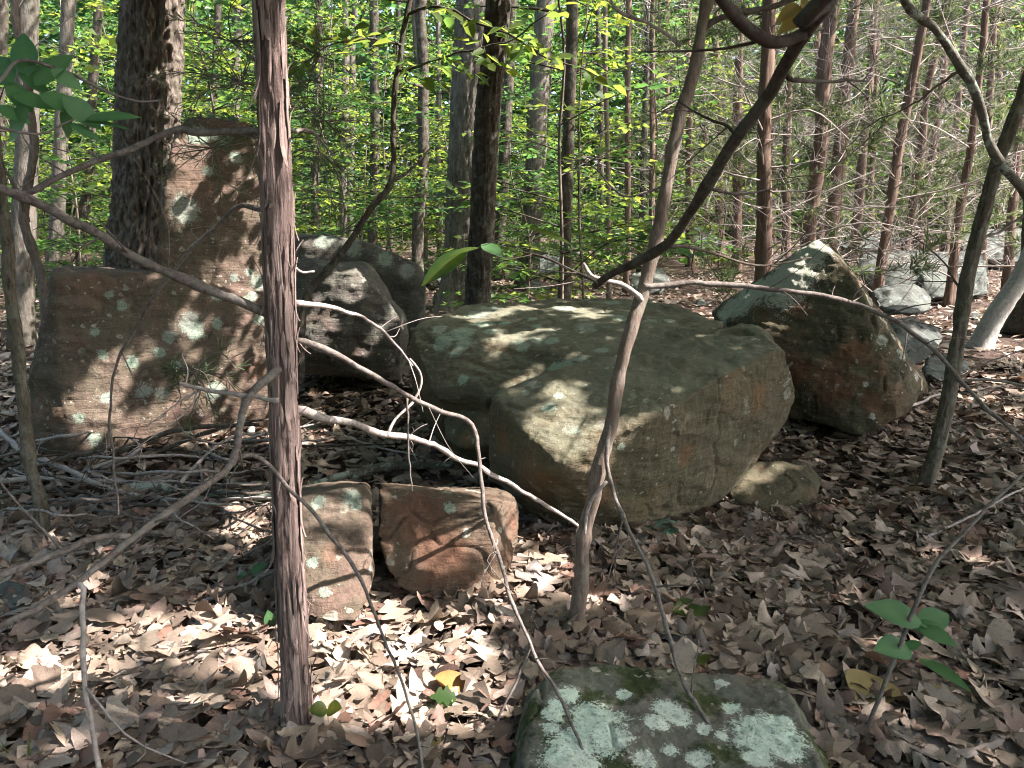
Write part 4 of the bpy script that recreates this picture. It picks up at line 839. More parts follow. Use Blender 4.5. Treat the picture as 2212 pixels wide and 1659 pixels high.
    for (px, py, d, n, sp) in [(520, 180, 2.6, 12, .28), (500, 90, 2.8, 10, .3), (700, 260, 2.7, 10, .25), (560, 300, 2.5, 6, .18), (420, 805, 2.0, 9, .10), (690, 120, 3.0, 10, .3), (460, 320, 2.6, 8, .2), (690, 330, 2.6, 8, .16)]:
        c = np.array(V(px, py, d))
        for k in range(n):
            dd = unit(rg.normal(0, 1, 3)*np.array([1, .6, .55])); Q = spline([c, c+dd*sp*.5+rg.normal(0, .02, 3), c+dd*sp*(.7+.5*rg.random())-np.array([0, 0, .05])], 8); tw.add(*tube(Q, np.linspace(.0025, .001, 8), 4, False))
            for _ in range(26):
                x = rg.random()*6.9; i = int(x); p = Q[i]+(Q[i+1]-Q[i])*(x-i); NPs.append(p); NDs.append(unit(dd*.7+rg.normal(0, .6, 3)))
    NPs = np.array(NPs); n = len(NPs); v, t, a = leaf_batch(NPs, np.array(NDs), rg.normal(0, 1, (n, 3)), .03+.04*rg.random(n), .003, False, rg.random(n)*.8); nd.add(v, t=t, a=a)
    tag(nd.build('needles', M['needle'], root, False), kind='stuff'); tag(tw.build('twigs', M['branch'], root), kind='stuff')
front_cedar()

# ------------------------------------------------------------------ forked sapling in the middle
def forked():
    b = G(1238, 1372); root = empty('forked_sapling', b, 'slender forked sapling with smooth grey-brown bark standing in front of the largest boulder', 'sapling')
    d = b.y
    m = MB(); P, R = limb(m, [V(1236, 1390, d), V(1245, 1300, d), V(1262, 1150, d+.02), (V(1290, 1030, d+.05)), V(1318, 930, d+.08), V(1335, 840, d+.1), V(1360, 720, d+.12), V(1392, 620, d+.15), V(1418, 520, d+.17), V(1440, 410, d+.2), V(1470, 270, d+.22), V(1500, 130, d+.25), V(1530, 10, d+.28), V(1560, -150, d+.3), V(1620, -500, d+.35), V(1640, -950, d+.4)], .0285, .0165, 150, 14, .012, 5, 4); m.build('trunk', M['sapling'], root)
    def br(pts, r0, r1, n=30, tw=4, seed=0, mat='branch', tl=(.06, .3), amp=.01):
        m = MB(); Pq, Rq = limb(m, [V(*p) for p in pts], r0, r1, n, 8, amp, 7, seed); o = m.build('branch', M[mat], root)
        if tw: m2 = MB(); twigs_on(m2, Pq, Rq, tw, tl[0], tl[1], seed+50, .0025, .25, 1, 0); tag(m2.build('twigs', M[mat], o), kind='stuff')
    D = d+.1
    br([(1322, 890, D), (1312, 960, D-.06), (1318, 1040, D-.1), (1360, 1150, D-.25), (1405, 1250, D-.38), (1440, 1370, D-.5), (1480, 1480, D-.62), (1540, 1580, D-.75), (1610, 1680, D-.9)], .0085, .005, 50, 4, 61, 'branch')
    br([(1495, 1500, D-.62), (1500, 1450, D-.62), (1508, 1385, D-.62)], .0035, .002, 10, 0, 62)
    br([(1310, 1040, D-.1), (1285, 1070, D-.1), (1268, 1110, D-.1), (1262, 1150, D-.12)], .007, .005, 16, 0, 63, 'dead')
    br([(1385, 650, D+.02), (1350, 620, D), (1305, 605, D-.03), (1280, 595, D-.05), (1262, 575, D)], .010, .006, 20, 3, 64, 'dead')
    br([(1392, 618, D+.03), (1480, 612, D+.08), (1600, 618, D+.12), (1720, 628, D+.1), (1850, 655, D+.1), (1930, 690, D+.05), (2000, 745, D), (2060, 805, D-.05), (2130, 880, D-.1), (2240, 985, D-.2)], .0105, .007, 70, 12, 65, 'branch')
    br([(1930, 690, D+.05), (1965, 690, D+.1), (2020, 660, D+.2)], .004, .002, 12, 1, 66)
    br([(2060, 820, D-.05), (2130, 822, D-.05), (2240, 838, D-.05)], .006, .004, 14, 1, 67)
    br([(2070, 815, D-.05), (2140, 780, D), (2240, 745, D+.05)], .004, .002, 14, 1, 68)
    br([(1960, 720, D), (1955, 760, D-.02), (1935, 830, D-.03)], .003, .0015, 12, 0, 69)
    br([(1495, 150, D+.2), (1520, 60, D+.2), (1600, 25, D+.15), (1700, 5, D+.1), (1800, -40, D)], .013, .008, 20, 1, 70)
    br([(1470, 100, D+.2), (1420, 60, D+.2), (1360, 35, D+.2), (1325, 0, D+.2), (1300, -60, D+.2)], .007, .005, 20, 3, 71, 'dead')
    br([(1440, 400, D+.1), (1420, 412, D+.1), (1350, 425, D+.1), (1290, 370, D+.15), (1220, 335, D+.2)], .005, .002, 24, 4, 72)
forked()
# the dark curved limb nearer the lens
def near_limb():
    root = empty('curved_limb', V(1292, 608, 1.75), 'dark curved limb reaching down from above across the forked sapling', 'branch')
    def br(pts, r0, r1, n=40, tw=3, seed=0, mat='branch', tl=(.05, .2)):
        m = MB(); Pq, Rq = limb(m, [p if isinstance(p, Vector) else V(*p) for p in pts], r0, r1, n, 10, .006, 6, seed); o = m.build('branch', M[mat], root)
        if tw: m2 = MB(); twigs_on(m2, Pq, Rq, tw, tl[0], tl[1], seed+50, .002, .2, 1, 0); tag(m2.build('twigs', M[mat], o), kind='stuff')
    M['limb'] = bark_mat('dark_limb_bark', (.034, .027, .022), (.085, .068, .055), (.055, .046, .036), 40, 40, .004, .1)
    br([(1285, 618, 1.85), (1320, 592, 1.8), (1385, 562, 1.72), (1440, 530, 1.65), (1490, 462, 1.56), (1545, 370, 1.48), (1600, 290, 1.42), (1660, 215, 1.36), (1705, 130, 1.3), (1745, 65, 1.26), (1800, 0, 1.2), (1880, -100, 1.15), Vector((1.6, 1.1, 2.9)), Vector((3.5, 1.0, 3.9)), Vector((5.4, .92, 4.6))], .0085, .026, 150, 0, 81, 'limb')
    br([(1738, 72, 1.26), (1700, 85, 1.25), (1665, 88, 1.24), (1620, 65, 1.22), (1580, 30, 1.2), (1545, -20, 1.18), (1520, -80, 1.15)], .0085, .0095, 30, 1, 82, 'limb')
    br([(1700, 165, 1.33), (1760, 172, 1.4), (1830, 174, 1.5), (1880, 178, 1.55)], .0045, .002, 16, 2, 83, 'limb')
    br([(1600, 300, 1.42), (1570, 270, 1.5), (1520, 250, 1.6), (1470, 215, 1.7)], .004, .002, 16, 3, 84, 'limb')
    br([(1530, 405, 1.5), (1600, 415, 1.6), (1680, 405, 1.75), (1720, 385, 1.8)], .004, .0015, 16, 3, 85, 'limb')
    br([(1440, 530, 1.65), (1480, 535, 1.75), (1560, 550, 1.9), (1640, 570, 2.0), (1750, 555, 2.1)], .005, .002, 20, 3, 86, 'limb')
    br([(1290, 612, 1.82), (1250, 590, 1.85), (1190, 560, 1.9), (1130, 545, 1.95)], .004, .002, 16, 3, 87, 'limb')
near_limb()
# lichened limb and saplings at the right
def right_saplings():
    b = G(1998, 1052); d = b.y; root = empty('rough_sapling', b, 'rough-barked dark sapling leaning to the right behind the pyramid-shaped boulder', 'sapling')
    m = MB(); Pq = spline([V(1995, 1062, d), V(2015, 1000, d), V(2045, 880, d+.05), V(2070, 730, d+.1), V(2090, 600, d+.1), V(2120, 480, d+.1), V(2160, 340, d+.1), (V(2230, 150, d+.1)), V(2330, -150, d+.1), V(2450, -600, d+.1)], 200)
    R = np.linspace(.038, .026, 200); m.add(*trunk_mesh(Pq, R, 40, 'oak', 8, .005, .35, .12)); m.build('trunk', M['rough'], root)
    def br(root, pts, r0, r1, n=30, tw=3, seed=0, mat='branch'):
        m = MB(); Pq, Rq = limb(m, [V(*p) for p in pts], r0, r1, n, 8, .01, 7, seed); o = m.build('branch', M[mat], root)
        m2 = MB(); twigs_on(m2, Pq, Rq, tw, .1, .4, seed+50, .003, .2, 2, .1); tag(m2.build('twigs', M[mat], o), kind='stuff')
    br(root, [(2108, 520, d+.1), (2160, 500, d+.3), (2250, 440, d+.4)], .01, .005, 16, 3, 91); br(root, [(2085, 640, d+.1), (2030, 560, d+.2), (1960, 500, d+.3)], .007, .003, 16, 4, 92)
    root = empty('lichened_limb', V(1945, -30, 2.6), 'lichen-blotched limb arching down at the upper right', 'branch')
    m = MB(); limb(m, [V(1790, -420, 2.62), V(1900, -120, 2.6), V(1950, 0, 2.6), V(2010, 55, 2.62), V(2060, 120, 2.65), V(2100, 190, 2.68), V(2128, 270, 2.7), V(2160, 340, 2.72), V(2200, 395, 2.75), V(2260, 480, 2.8), V(2350, 640, 2.85), V(2425, 880, 2.88), V(2450, 1200, 2.85), V(2455, 1380, 2.8)], .010, .022, 110, 10, .01, 7, 95); m.build('branch', M['lichbranch'], root)
    m = MB(); Pq, Rq = limb(m, [V(2080, 150, 2.66), V(2000, 210, 2.9), V(1900, 260, 3.2), V(1820, 330, 3.4)], .006, .002, 20, 6, .02, 6, 96); o = m.build('branch', M['branch'], root); m2 = MB(); twigs_on(m2, Pq, Rq, 7, .1, .4, 97, .003, .2, 2, 0); tag(m2.build('twigs', M['dead'], o), kind='stuff')
    p = G(2118, 752); root = empty('pale_tree', p, 'pale lichen-white trunk leaning right at the far right edge, brightly sunlit', 'tree')
    m = MB(); Pq = spline([V(2112, 760, p.y), V(2140, 700, p.y), V(2175, 645, p.y), V(2215, 580, p.y), V(2300, 380, p.y), V(2420, 0, p.y)], 120); m.add(*trunk_mesh(Pq, np.linspace(.115, .08, 120), 28, 'oak', 9, .005, .3, .15)); m.build('trunk', M['pale'], root)
    p = G(2230, 720); root = empty('dark_stump_tree', p, 'dark trunk at the right edge just beside the pale leaning trunk', 'tree'); m = MB(); Pq = spline([V(2225, 720, p.y), V(2245, 600, p.y), V(2260, 300, p.y), V(2290, -100, p.y)], 60); m.add(*trunk_mesh(Pq, np.linspace(.22, .16, 60), 28, 'oak', 10, .012, .3, .2)); m.build('trunk', M['dark'], root)
right_saplings()
# left saplings
def left_saplings():
    b = G(92, 1165); d = b.y; root = empty('leaning_sapling', b, 'thin grey sapling leaning in front of the left end of the slab boulder', 'sapling')
    m = MB(); limb(m, [V(94, 1180, d), V(85, 1080, d), V(66, 1000, d), V(48, 880, d), V(32, 700, d), V(15, 520, d), V(-5, 340, d), V(-40, 50, d), V(-90, -400, d), V(-110, -900, d)], .034, .016, 120, 12, .008, 6, 101); m.build('trunk', M['rough'], root)
    b = Vector(V(103, 640, 6.4)); root = empty('crooked_sapling', V(110, 760, 6.4), 'crooked pale sapling rising behind the upper left corner of the slab boulder', 'sapling')
    m = MB(); Pq, Rq = limb(m, [V(118, 760, 6.4), V(100, 640, 6.4), V(80, 560, 6.4), V(58, 480, 6.4), V(62, 380, 6.4), V(72, 260, 6.4), V(55, 150, 6.4), V(38, 60, 6.4), V(30, -60, 6.4), V(10, -500, 6.4)], .045, .02, 100, 9, .03, 3, 104); m.build('trunk', M['sapling'], root)
    m = MB(); P2, R2 = limb(m, [V(60, 480, 6.4), V(40, 410, 6.3), V(0, 340, 6.2)], .02, .012, 16, 7, .02, 5, 105); o = m.build('branch', M['sapling'], root); m2 = MB(); twigs_on(m2, P2, R2, 6, .2, .6, 106, .004, .1, 2, .1); twigs_on(m2, Pq, Rq, 14, .3, .9, 107, .005, .2, 2, .1); tag(m2.build('twigs', M['dead'], o), kind='stuff')
    # the bent sapling rising over the dark boulder
    root = empty('bent_sapling', V(655, 655, 5.6), 'thin bent sapling rising over the dark boulders, kinked in the middle', 'sapling')
    m = MB(); Pq, Rq = limb(m, [V(645, 830, 5.5), V(660, 650, 5.6), V(745, 540, 5.6), V(800, 450, 5.6), V(846, 392, 5.6), V(848, 300, 5.6), V(852, 200, 5.6), V(868, 100, 5.6), V(885, 0, 5.6), V(900, -90, 5.6), V(930, -600, 5.6)], .030, .012, 120, 9, .012, 4, 111); m.build('trunk', M['dark'], root)
    m = MB(); P2, R2 = limb(m, [V(848, 392, 5.6), V(872, 372, 5.7), V(930, 320, 6)], .012, .005, 14, 6, .02, 5, 112); o = m.build('branch', M['dark'], root)
    m = MB(); P3, R3 = limb(m, [V(885, 30, 5.6), V(960, 20, 5.4), V(1060, 60, 5.2), V(1180, 120, 5.0), V(1290, 175, 4.9)], .012, .004, 26, 6, .03, 3, 113); o = m.build('branch', M['dark'], root)
    m = MB(); P4, R4 = limb(m, [V(870, 100, 5.6), V(800, 80, 5.5), V(720, 90, 5.4), V(660, 130, 5.3)], .010, .004, 26, 6, .03, 3, 114); m.build('branch', M['dark'], root)
    m = MB(); P5, R5 = limb(m, [V(860, 150, 5.6), V(960, 130, 5.3), V(1080, 100, 5.1), V(1180, 40, 4.9)], .010, .004, 26, 6, .03, 3, 115); m.build('branch', M['dark'], root)
    lm = MB(); tw = MB(); v, t, a = spray_leaves([P3, P4, P5], 61, .09, (.15, .42), .075, (.08, .14), .66, (.45, 1.), True, tw, .3, .05); lm.add(v, t=t, a=a); tag(lm.build('leaves', M['leaf'], root, False), kind='stuff'); tag(tw.build('twigs', M['dark'], root), kind='stuff')
left_saplings()

# ------------------------------------------------------------------ broad leaves near the lens (each leaf a part)
def broad_leaf(L, Wd, fold=.12, droop=.2, n=10, lob=0.):
    t = np.linspace(0, 1, n+1); w = Wd/2*np.sin(np.pi*np.clip(t, 0, 1)**.8)**.85*(1+lob*np.sin(t*21)); w[0] = w[-1] = .0008
    z = -droop*L*t**2; Lf = np.stack([-w, t*L, z+fold*w], 1); C = np.stack([0*t, t*L, z], 1); Rt = np.stack([w, t*L, z+fold*w], 1)
    v = np.concatenate([Lf, C, Rt]); m = n+1; q = []
    for i in range(n): q += [[i, m+i, m+i+1, i+1], [m+i, 2*m+i, 2*m+i+1, m+i+1]]
    return v, np.array(q)
def place_leaf(root, p, tip, up, wr=.5, mat='blueleaf', tone=.5, fold=.15, droop=.15, name='leaf'):
    p = np.array(p); tip = np.array(tip); L = np.linalg.norm(tip-p); y = (tip-p)/L; zv = np.array(up, float); zv = zv-y*np.dot(zv, y); zv /= np.linalg.norm(zv); x = np.cross(y, zv)
    v, q = broad_leaf(L, L*wr, fold, droop); v = p+v[:, :1]*x+v[:, 1:2]*y+v[:, 2:3]*zv
    nn = len(v)//3; aa = np.clip(np.concatenate([np.full(nn, tone-.12), np.full(nn, tone+.35), np.full(nn, tone-.05)])+.1*RNG.normal(size=3*nn), 0, 1)
    mb = MB(); mb.add(v, q=q, a=aa); return mb.build(name, M[mat], root)
def leafy_twig():
    root = empty('leafy_twig', V(0, 170, 1.15), 'leafy twig with broad dull green leaves hanging in from the upper left edge', 'branch')
    m = MB(); limb(m, [V(-60, 230, 1.1), V(0, 170, 1.12), V(45, 126, 1.15), V(140, 150, 1.18), V(240, 200, 1.2), (V(290, 215, 1.22)), V(345, 214, 1.25)], .0035, .0015, 40, 6, .004, 9, 121); m.build('stem', M['branch'], root)
    m = MB(); limb(m, [V(-60, 250, 1.1), V(20, 280, 1.12), V(90, 290, 1.14), V(160, 265, 1.16)], .003, .0012, 20, 6, .004, 9, 122); m.build('stem', M['branch'], root)
    for (a, b, up, wr, tone) in [((60, 165), (42, 62), (.2, -1, .2), .52, .2), ((75, 185), (150, 108), (-.2, -1, .4), .62, .6), ((45, 130), (98, 205), (0, -1, .5), .6, .4), ((30, 180), (-35, 115), (0, -1, .4), .62, .3), ((25, 205), (125, 228), (0, -.8, .7), .5, .7), ((85, 205), (195, 242), (0, -.8, .7), .5, .95), ((62, 235), (5, 300), (0, -1, .5), .55, .4),
                              ((135, 210), (222, 275), (.1, -1, .7), .55, .6), ((185, 258), (300, 240), (0, -.75, .8), .34, .5), ((180, 262), (282, 268), (0, -.5, 1), .28, .2), ((150, 235), (135, 300), (0, -1, .5), .6, .5), ((148, 268), (222, 300), (0, -.8, .8), .4, .3), ((110, 150), (180, 192), (0, -1, .5), .52, .8), ((15, 175), (70, 245), (0, -1, .5), .55, .6), ((-10, 230), (70, 262), (0, -.8, .7), .5, .85)]:
        place_leaf(root, V(a[0], a[1], 1.16), V(b[0], b[1], 1.18), up, wr, 'blueleaf', tone)
leafy_twig()
def small_leaves():
    root = empty('hanging_leaves', V(1045, 540, 2.2), 'sprig of long yellow-green leaves hanging in front of the slim dark tree', 'branch')
    m = MB(); limb(m, [V(1130, 545, 1.95), V(1090, 520, 2.0), V(1030, 535, 2.02)], .0016, .001, 12, 5, .003, 9, 131); m.build('stem', M['branch'], root)
    place_leaf(root, V(1010, 540, 2.05), V(905, 606, 2.0), (.2, -.6, 1), .42, 'leaf', .4); place_leaf(root, V(1035, 535, 2.05), V(965, 545, 1.98), (0, -.2, 1), .34, 'leaf', .6); place_leaf(root, V(1040, 528, 2.05), V(1090, 548, 2.0), (0, -.6, 1), .5, 'blueleaf', .8)
    place_leaf(root, V(1140, 492, 2.0), V(1240, 515, 1.95), (0, -.25, 1), .28, 'leaf', .55); place_leaf(root, V(1225, 498, 2.0), V(1335, 515, 1.95), (0, -.2, 1), .24, 'leaf', .5); place_leaf(root, V(1150, 505, 2.0), V(1105, 500, 1.95), (0, -.3, 1), .3, 'leaf', .4)
    root = empty('withered_leaves', V(1720, 40, 1.28), 'yellow-brown withered leaves clinging to the curved dark limb near the top', 'leaves')
    g = NG('withered_leaf'); M['wither'] = g.out(g.mix(g.noise(g.coord(), 30, 4, .6), (.15, .10, .03), (.27, .21, .05)), .6, None, .3, (.35, .25, .04), .4)
    for a, b, up, wr in [((1745, 20), (1690, 60), (0, -1, .3), .6), ((1740, 30), (1735, 70), (.3, -1, .1), .7), ((1725, 10), (1680, 40), (0, -1, .5), .5), ((1730, 0), (1760, 40), (.2, -1, .2), .5)]: place_leaf(root, V(*a, 1.27), V(*b, 1.26), up, wr, 'wither', .5, .3, .3)
    # sprouts on the ground
    b = G(712, 1600); root = empty('seedling', b, 'two-leaved green seedling in the sunlit leaves beside the shaggy cedar foot', 'plant')
    c = Vector((b.x-.002, b.y, b.z+.10)); m = MB(); limb(m, [b, (b+c)/2+Vector((.004, 0, 0)), c], .0011, .0009, 8, 5, .002, 20, 3); m.build('stem', M['branch'], root)
    place_leaf(root, c, c+Vector((-.042, -.025, .02)), (.2, -.5, 1), .95, 'leaf', .6); place_leaf(root, c, c+Vector((.042, -.02, .022)), (-.2, -.5, 1), .95, 'leaf', .65)
    def sprout(px, py, lab, leaves, h=.10, tone=.5, mat='blueleaf', name='seedling'):
        b = G(px, py); root = empty(name, b, lab, 'plant'); c = b+Vector((0, 0, h)); m = MB(); limb(m, [b, (b+c)/2+Vector((.01, 0, 0)), c], .0016, .0011, 8, 5, .003, 20, 5); m.build('stem', M['branch'], root)
        for (lx, ly, d2, wr) in leaves:
            tip = V(lx, ly, b.y+d2); place_leaf(root, c+(tip-c)*.12, tip, (.1*random.random(), -.7, 1), wr, mat, tone+.2*random.random())
    sprout(540, 1275, 'blue-green seedling with four leaves left of the shaggy cedar', [(575, 1215, .02, .6), (560, 1285, -.05, .8), (465, 1275, -.04, .35), (510, 1240, .04, .4)], .07)
    sprout(590, 1370, 'single drooping green leaf sprout at the left side of the shaggy cedar', [(578, 1320, 0, .7)], .02)
    # sapling stem with broad blue-green leaves at the right
    b = G(1868, 1600); root = empty('leafy_sapling', b, 'thin leaning sapling stem with broad blue-green leaves at the lower right', 'sapling')
    y = b.y; m = MB(); limb(m, [V(1866, 1605, y), V(1885, 1540, y), V(1918, 1460, y+.02), V(1945, 1390, y+.04), V(1975, 1310, y+.06), V(2020, 1220, y+.1), V(2090, 1140, y+.15), V(2150, 1080, y+.2), V(2240, 1000, y+.25)], .007, .0045, 50, 8, .004, 8, 7); m.build('trunk', M['branch'], root)
    for a, b2, dy, wr in [((1990, 1345), (1880, 1300), .05, .5), ((1985, 1350), (2055, 1320), .10, .62), ((1975, 1350), (1945, 1318), .12, .6), ((1985, 1355), (2068, 1388), -.02, .55), ((1975, 1358), (2030, 1345), .05, .6), ((1965, 1400), (1900, 1395), -.02, .5), ((1955, 1400), (1990, 1385), .06, .6), ((1985, 1422), (2096, 1474), -.12, .26)]:
        place_leaf(root, V(*a, y+.06), V(*b2, y+dy), (.05, -.6, 1), wr, 'blueleaf', .35+.5*random.random())
    # leaves fallen on the ground, odd ones out
    def fallen(px, py, px2, py2, lab, mat, wr=.5, tone=.5, lift=.05, tl=.06):
        a = G(px, py, lift); b = G(px2, py2, tl); mb = MB(); L = (b-a).length; yv = np.array((b-a).normalized()); zv = np.array([0, -.25, 1.]); zv -= yv*np.dot(zv, yv); zv /= np.linalg.norm(zv); x = np.cross(yv, zv)
        v, q = broad_leaf(L, L*wr, .25, .15, 14, .35 if 'lobed' in lab else 0); v = np.array(a)+v[:, :1]*x+v[:, 1:2]*yv+v[:, 2:3]*zv; mb.add(v, q=q, a=tone); o = mb.build('fallen_leaf', M[mat], None, True, np.array(a)); tag(o, lab, 'leaf')
    fallen(1450, 1318, 1545, 1308, 'large fresh green leaf lying in brown litter right of the forked sapling', 'leaf', .55, .6)
    fallen(985, 1510, 930, 1500, 'green lobed oak leaf lying in litter left of the mossy rock', 'leaf', .8, .35, .05, .07)
    g = NG('yellow_leaf'); M['yellow'] = g.out(g.mix(g.noise(g.coord(), 40, 4, .7), (.19, .15, .06), (.27, .22, .09)), .6, None, .3, (.3, .2, .05), .2)
    g = NG('orange_leaf'); M['orange'] = g.out(g.mix(g.noise(g.coord(), 60, 4, .7), (.22, .10, .03), (.42, .22, .07)), .6, None, .3, (.3, .15, .03), .2)
    fallen(1890, 1460, 1870, 1520, 'yellow fallen leaf beside the foot of the leafy sapling', 'yellow', .8); fallen(940, 1460, 1035, 1490, 'curled orange-brown leaf with spots between the shaggy cedar and the mossy rock', 'orange', .5, .5, .07, .05)
    fallen(2060, 1500, 1990, 1490, 'small yellowish leaf below the leafy sapling leaves', 'yellow', .55); fallen(1530, 1415, 1500, 1435, 'small lime-green leaf scrap behind the mossy rock', 'leaf', .4, .9); fallen(945, 1590, 920, 1615, 'small yellow-green leaf left of the mossy rock', 'yellow', .7)
    b = G(55, 1655); root = empty('grass_tuft', b, 'few green grass blades at the lower left corner', 'grass')
    for dx, h in ((-.02, .09), (.015, .11), (.03, .07)):
        place_leaf(root, b+Vector((dx, 0, 0)), b+Vector((dx*2.2, -.03, h)), (0, -1, .1), .06, 'leaf', .6, name='blade')
small_leaves()

# ------------------------------------------------------------------ fallen sticks and the brush pile
def stick(pts, w, lab, mat='dead', tw=3, seed=0, name='fallen_stick', group=None, sides=8):
    Q = []
    for p in pts:
        q = G(p[0], p[1], p[2] if len(p) > 2 else .03); Q.append(q)
    r = w/FPX*Q[0].length*.5
    m = MB(); P, R = limb(m, Q, r, r*.55, 40, sides, .012, 5, seed)
    org = np.array(Q[0])
    if tw: root = empty(name, org, lab, 'stick', group); m.build('stem', M[mat], root); m2 = MB(); twigs_on(m2, P, R, tw, .06, .3, seed+7, .0025, .1, 2, .1); tag(m2.build('twigs', M[mat], root), kind='stuff')
    else: tag(m.build(name, M[mat], None, True, org), lab, 'stick', group)
stick([(280, 1052, .05), (420, 1062, .06), (560, 1075, .07), (640, 1060, .08), (720, 1035, .08), (830, 1010, .06)], 24, 'lichen-patched log lying behind the shaggy cedar, left of the two small blocks', 'lichbranch', 2, 1, 'fallen_log', None, 14)
stick([(760, 1030, .06), (850, 1008, .07), (980, 1005, .06)], 24, 'mottled log end above the rusty block', 'lichbranch', 0, 2, 'fallen_log', None, 14)
stick([(-20, 1040, .05), (120, 1035, .06), (300, 1040, .08), (480, 1048, .07), (600, 1052, .05)], 11, 'long straight grey stick at the front of the brush pile', 'dead', 3, 3)
stick([(230, 985, .12), (360, 935, .2), (460, 920, .22), (560, 915, .18)], 14, 'dark arched stick leaning on the foot of the slab boulder', 'dark', 3, 4)
stick([(340, 975, .1), (430, 940, .18), (490, 922, .2), (580, 905, .2)], 9, 'thin dark stick just under the arched stick', 'dark', 2, 5)
stick([(380, 1060, .08), (440, 985, .16), (500, 945, .2), (575, 935, .15)], 10, 'bowed grey stick rising from the brush pile toward the shaggy cedar', 'dead', 3, 6)
stick([(30, 960, .1), (110, 1000, .12), (200, 1040, .1), (300, 1075, .08)], 12, 'grey stick slanting down from the left end of the slab boulder', 'dead', 4, 7)
stick([(-20, 1075, .05), (60, 1060, .08), (180, 1065, .08), (260, 1090, .05)], 10, 'dark stick crossing low beneath the thin leaning sapling', 'dark', 3, 8)
stick([(80, 1100, .04), (200, 1085, .06), (330, 1090, .06), (420, 1110, .04)], 9, 'brown stick lying along the lower edge of the brush pile', 'branch', 3, 9)
stick([(200, 1010, .1), (280, 990, .14), (380, 980, .14), (470, 990, .1)], 8, 'thin stick tangled in the middle of the brush pile', 'dead', 4, 10)
stick([(60, 1020, .1), (150, 985, .16), (240, 970, .2)], 9, 'short stick propped against the lower left of the slab boulder', 'dark', 3, 11)
stick([(420, 1310, .03), (520, 1265, .06), (620, 1215, .08), (690, 1190, .06)], 10, 'weathered stick lying across litter to the foot of the small upright block', 'dead', 2, 12)
stick([(440, 1225, .03), (520, 1200, .05), (600, 1160, .06), (660, 1120, .06)], 7, 'thin pale stick in sunlit litter left of the shaggy cedar', 'dead', 2, 13)
stick([(930, 1560, .03), (1000, 1600, .04), (1050, 1660, .04)], 8, 'brown stick at the left flank of the mossy rock', 'branch', 1, 14)
stick([(1340, 1420, .04), (1400, 1470, .1), (1440, 1500, .14)], 5, 'tiny twig lying over the back of the mossy rock', 'dark', 1, 15)
stick([(1340, 1380, .03), (1410, 1415, .04)], 15, 'short brown stick piece right of the seedling litter', 'branch', 0, 16)
stick([(1340, 1405, .03), (1430, 1440, .04)], 14, 'broken dark stick piece behind the mossy rock', 'dark', 0, 17)
stick([(1430, 1340, .03), (1490, 1280, .04), (1560, 1200, .04), (1620, 1150, .04)], 6, 'slim stick in litter below the largest boulder', 'dead', 1, 18)
stick([(1960, 1180, .03), (2060, 1130, .06), (2160, 1080, .08), (2230, 1040, .06)], 8, 'grey stick lying at the right below the leaning branch', 'dead', 2, 19)
stick([(1800, 1240, .02), (1900, 1270, .04), (1990, 1262, .04), (2050, 1240, .03)], 8, 'curved brown stick in shaded litter right of the leaf-strewn slope', 'branch', 1, 20)
stick([(1870, 905, .05), (1960, 880, .1), (2060, 840, .12)], 8, 'stick lying at the right foot of the pyramid-shaped boulder', 'dead', 2, 21)
stick([(1780, 525, .1), (1860, 518, .25), (1960, 520, .2)], 12, 'dark fallen log behind the tip of the pyramid-shaped boulder', 'dark', 1, 22, 'fallen_log')
stick([(1850, 520, .1), (1950, 460, .8), (2080, 380, 1.8), (2140, 350, 2.0)], 9, 'long pale leaning pole among the cedars at the right', 'dead', 4, 23, 'leaning_pole')
stick([(700, 930, .03), (800, 960, .05), (900, 985, .05)], 7, 'thin stick in the gap between the dark boulder and the largest boulder', 'dead', 3, 24)
stick([(520, 870, .2), (545, 900, .12), (540, 935, .05)], 26, 'thick pale broken stub standing at the right foot of the slab boulder', 'pale', 0, 25, 'broken_stub')
stick([(0, 930, .1), (60, 985, .1), (130, 1050, .05)], 10, 'slanting stick left of the thin leaning sapling', 'dead', 2, 26)
rg = np.random.default_rng(77)
for i in range(44):
    px = rg.uniform(-20, 560); py = rg.uniform(950, 1115); a = rg.normal(0, .6); L = rg.uniform(60, 170)
    stick([(px, py, .06), (px+L*math.cos(a), py-L*.35*math.sin(a), .06+.2*rg.random()), (px+2*L*math.cos(a+rg.normal(0, .2)), py-.6*L*math.sin(a), .06)], rg.uniform(4, 8), 'thin dead stick tangled in the brush pile before the slab boulder', ['dead', 'dark', 'branch'][i % 3], 2, 700+i, group='thin sticks in the brush pile', sides=6)
for i in range(22):
    px = rg.uniform(100, 2150); py = rg.uniform(1180, 1640)
    if 1080 < px < 1800 and py > 1400: continue
    a = rg.uniform(0, 6.28); L = rg.uniform(30, 80)
    stick([(px, py, .03), (px+L*math.cos(a), py+.6*L*math.sin(a), .045), (px+2*L*math.cos(a+.2), py+1.2*L*math.sin(a+.2), .03)], rg.uniform(3, 6), 'short thin twig lying loose on the leaf litter', ['dead', 'branch'][i % 2], 0, 800+i, group='loose twigs on the litter', sides=6)

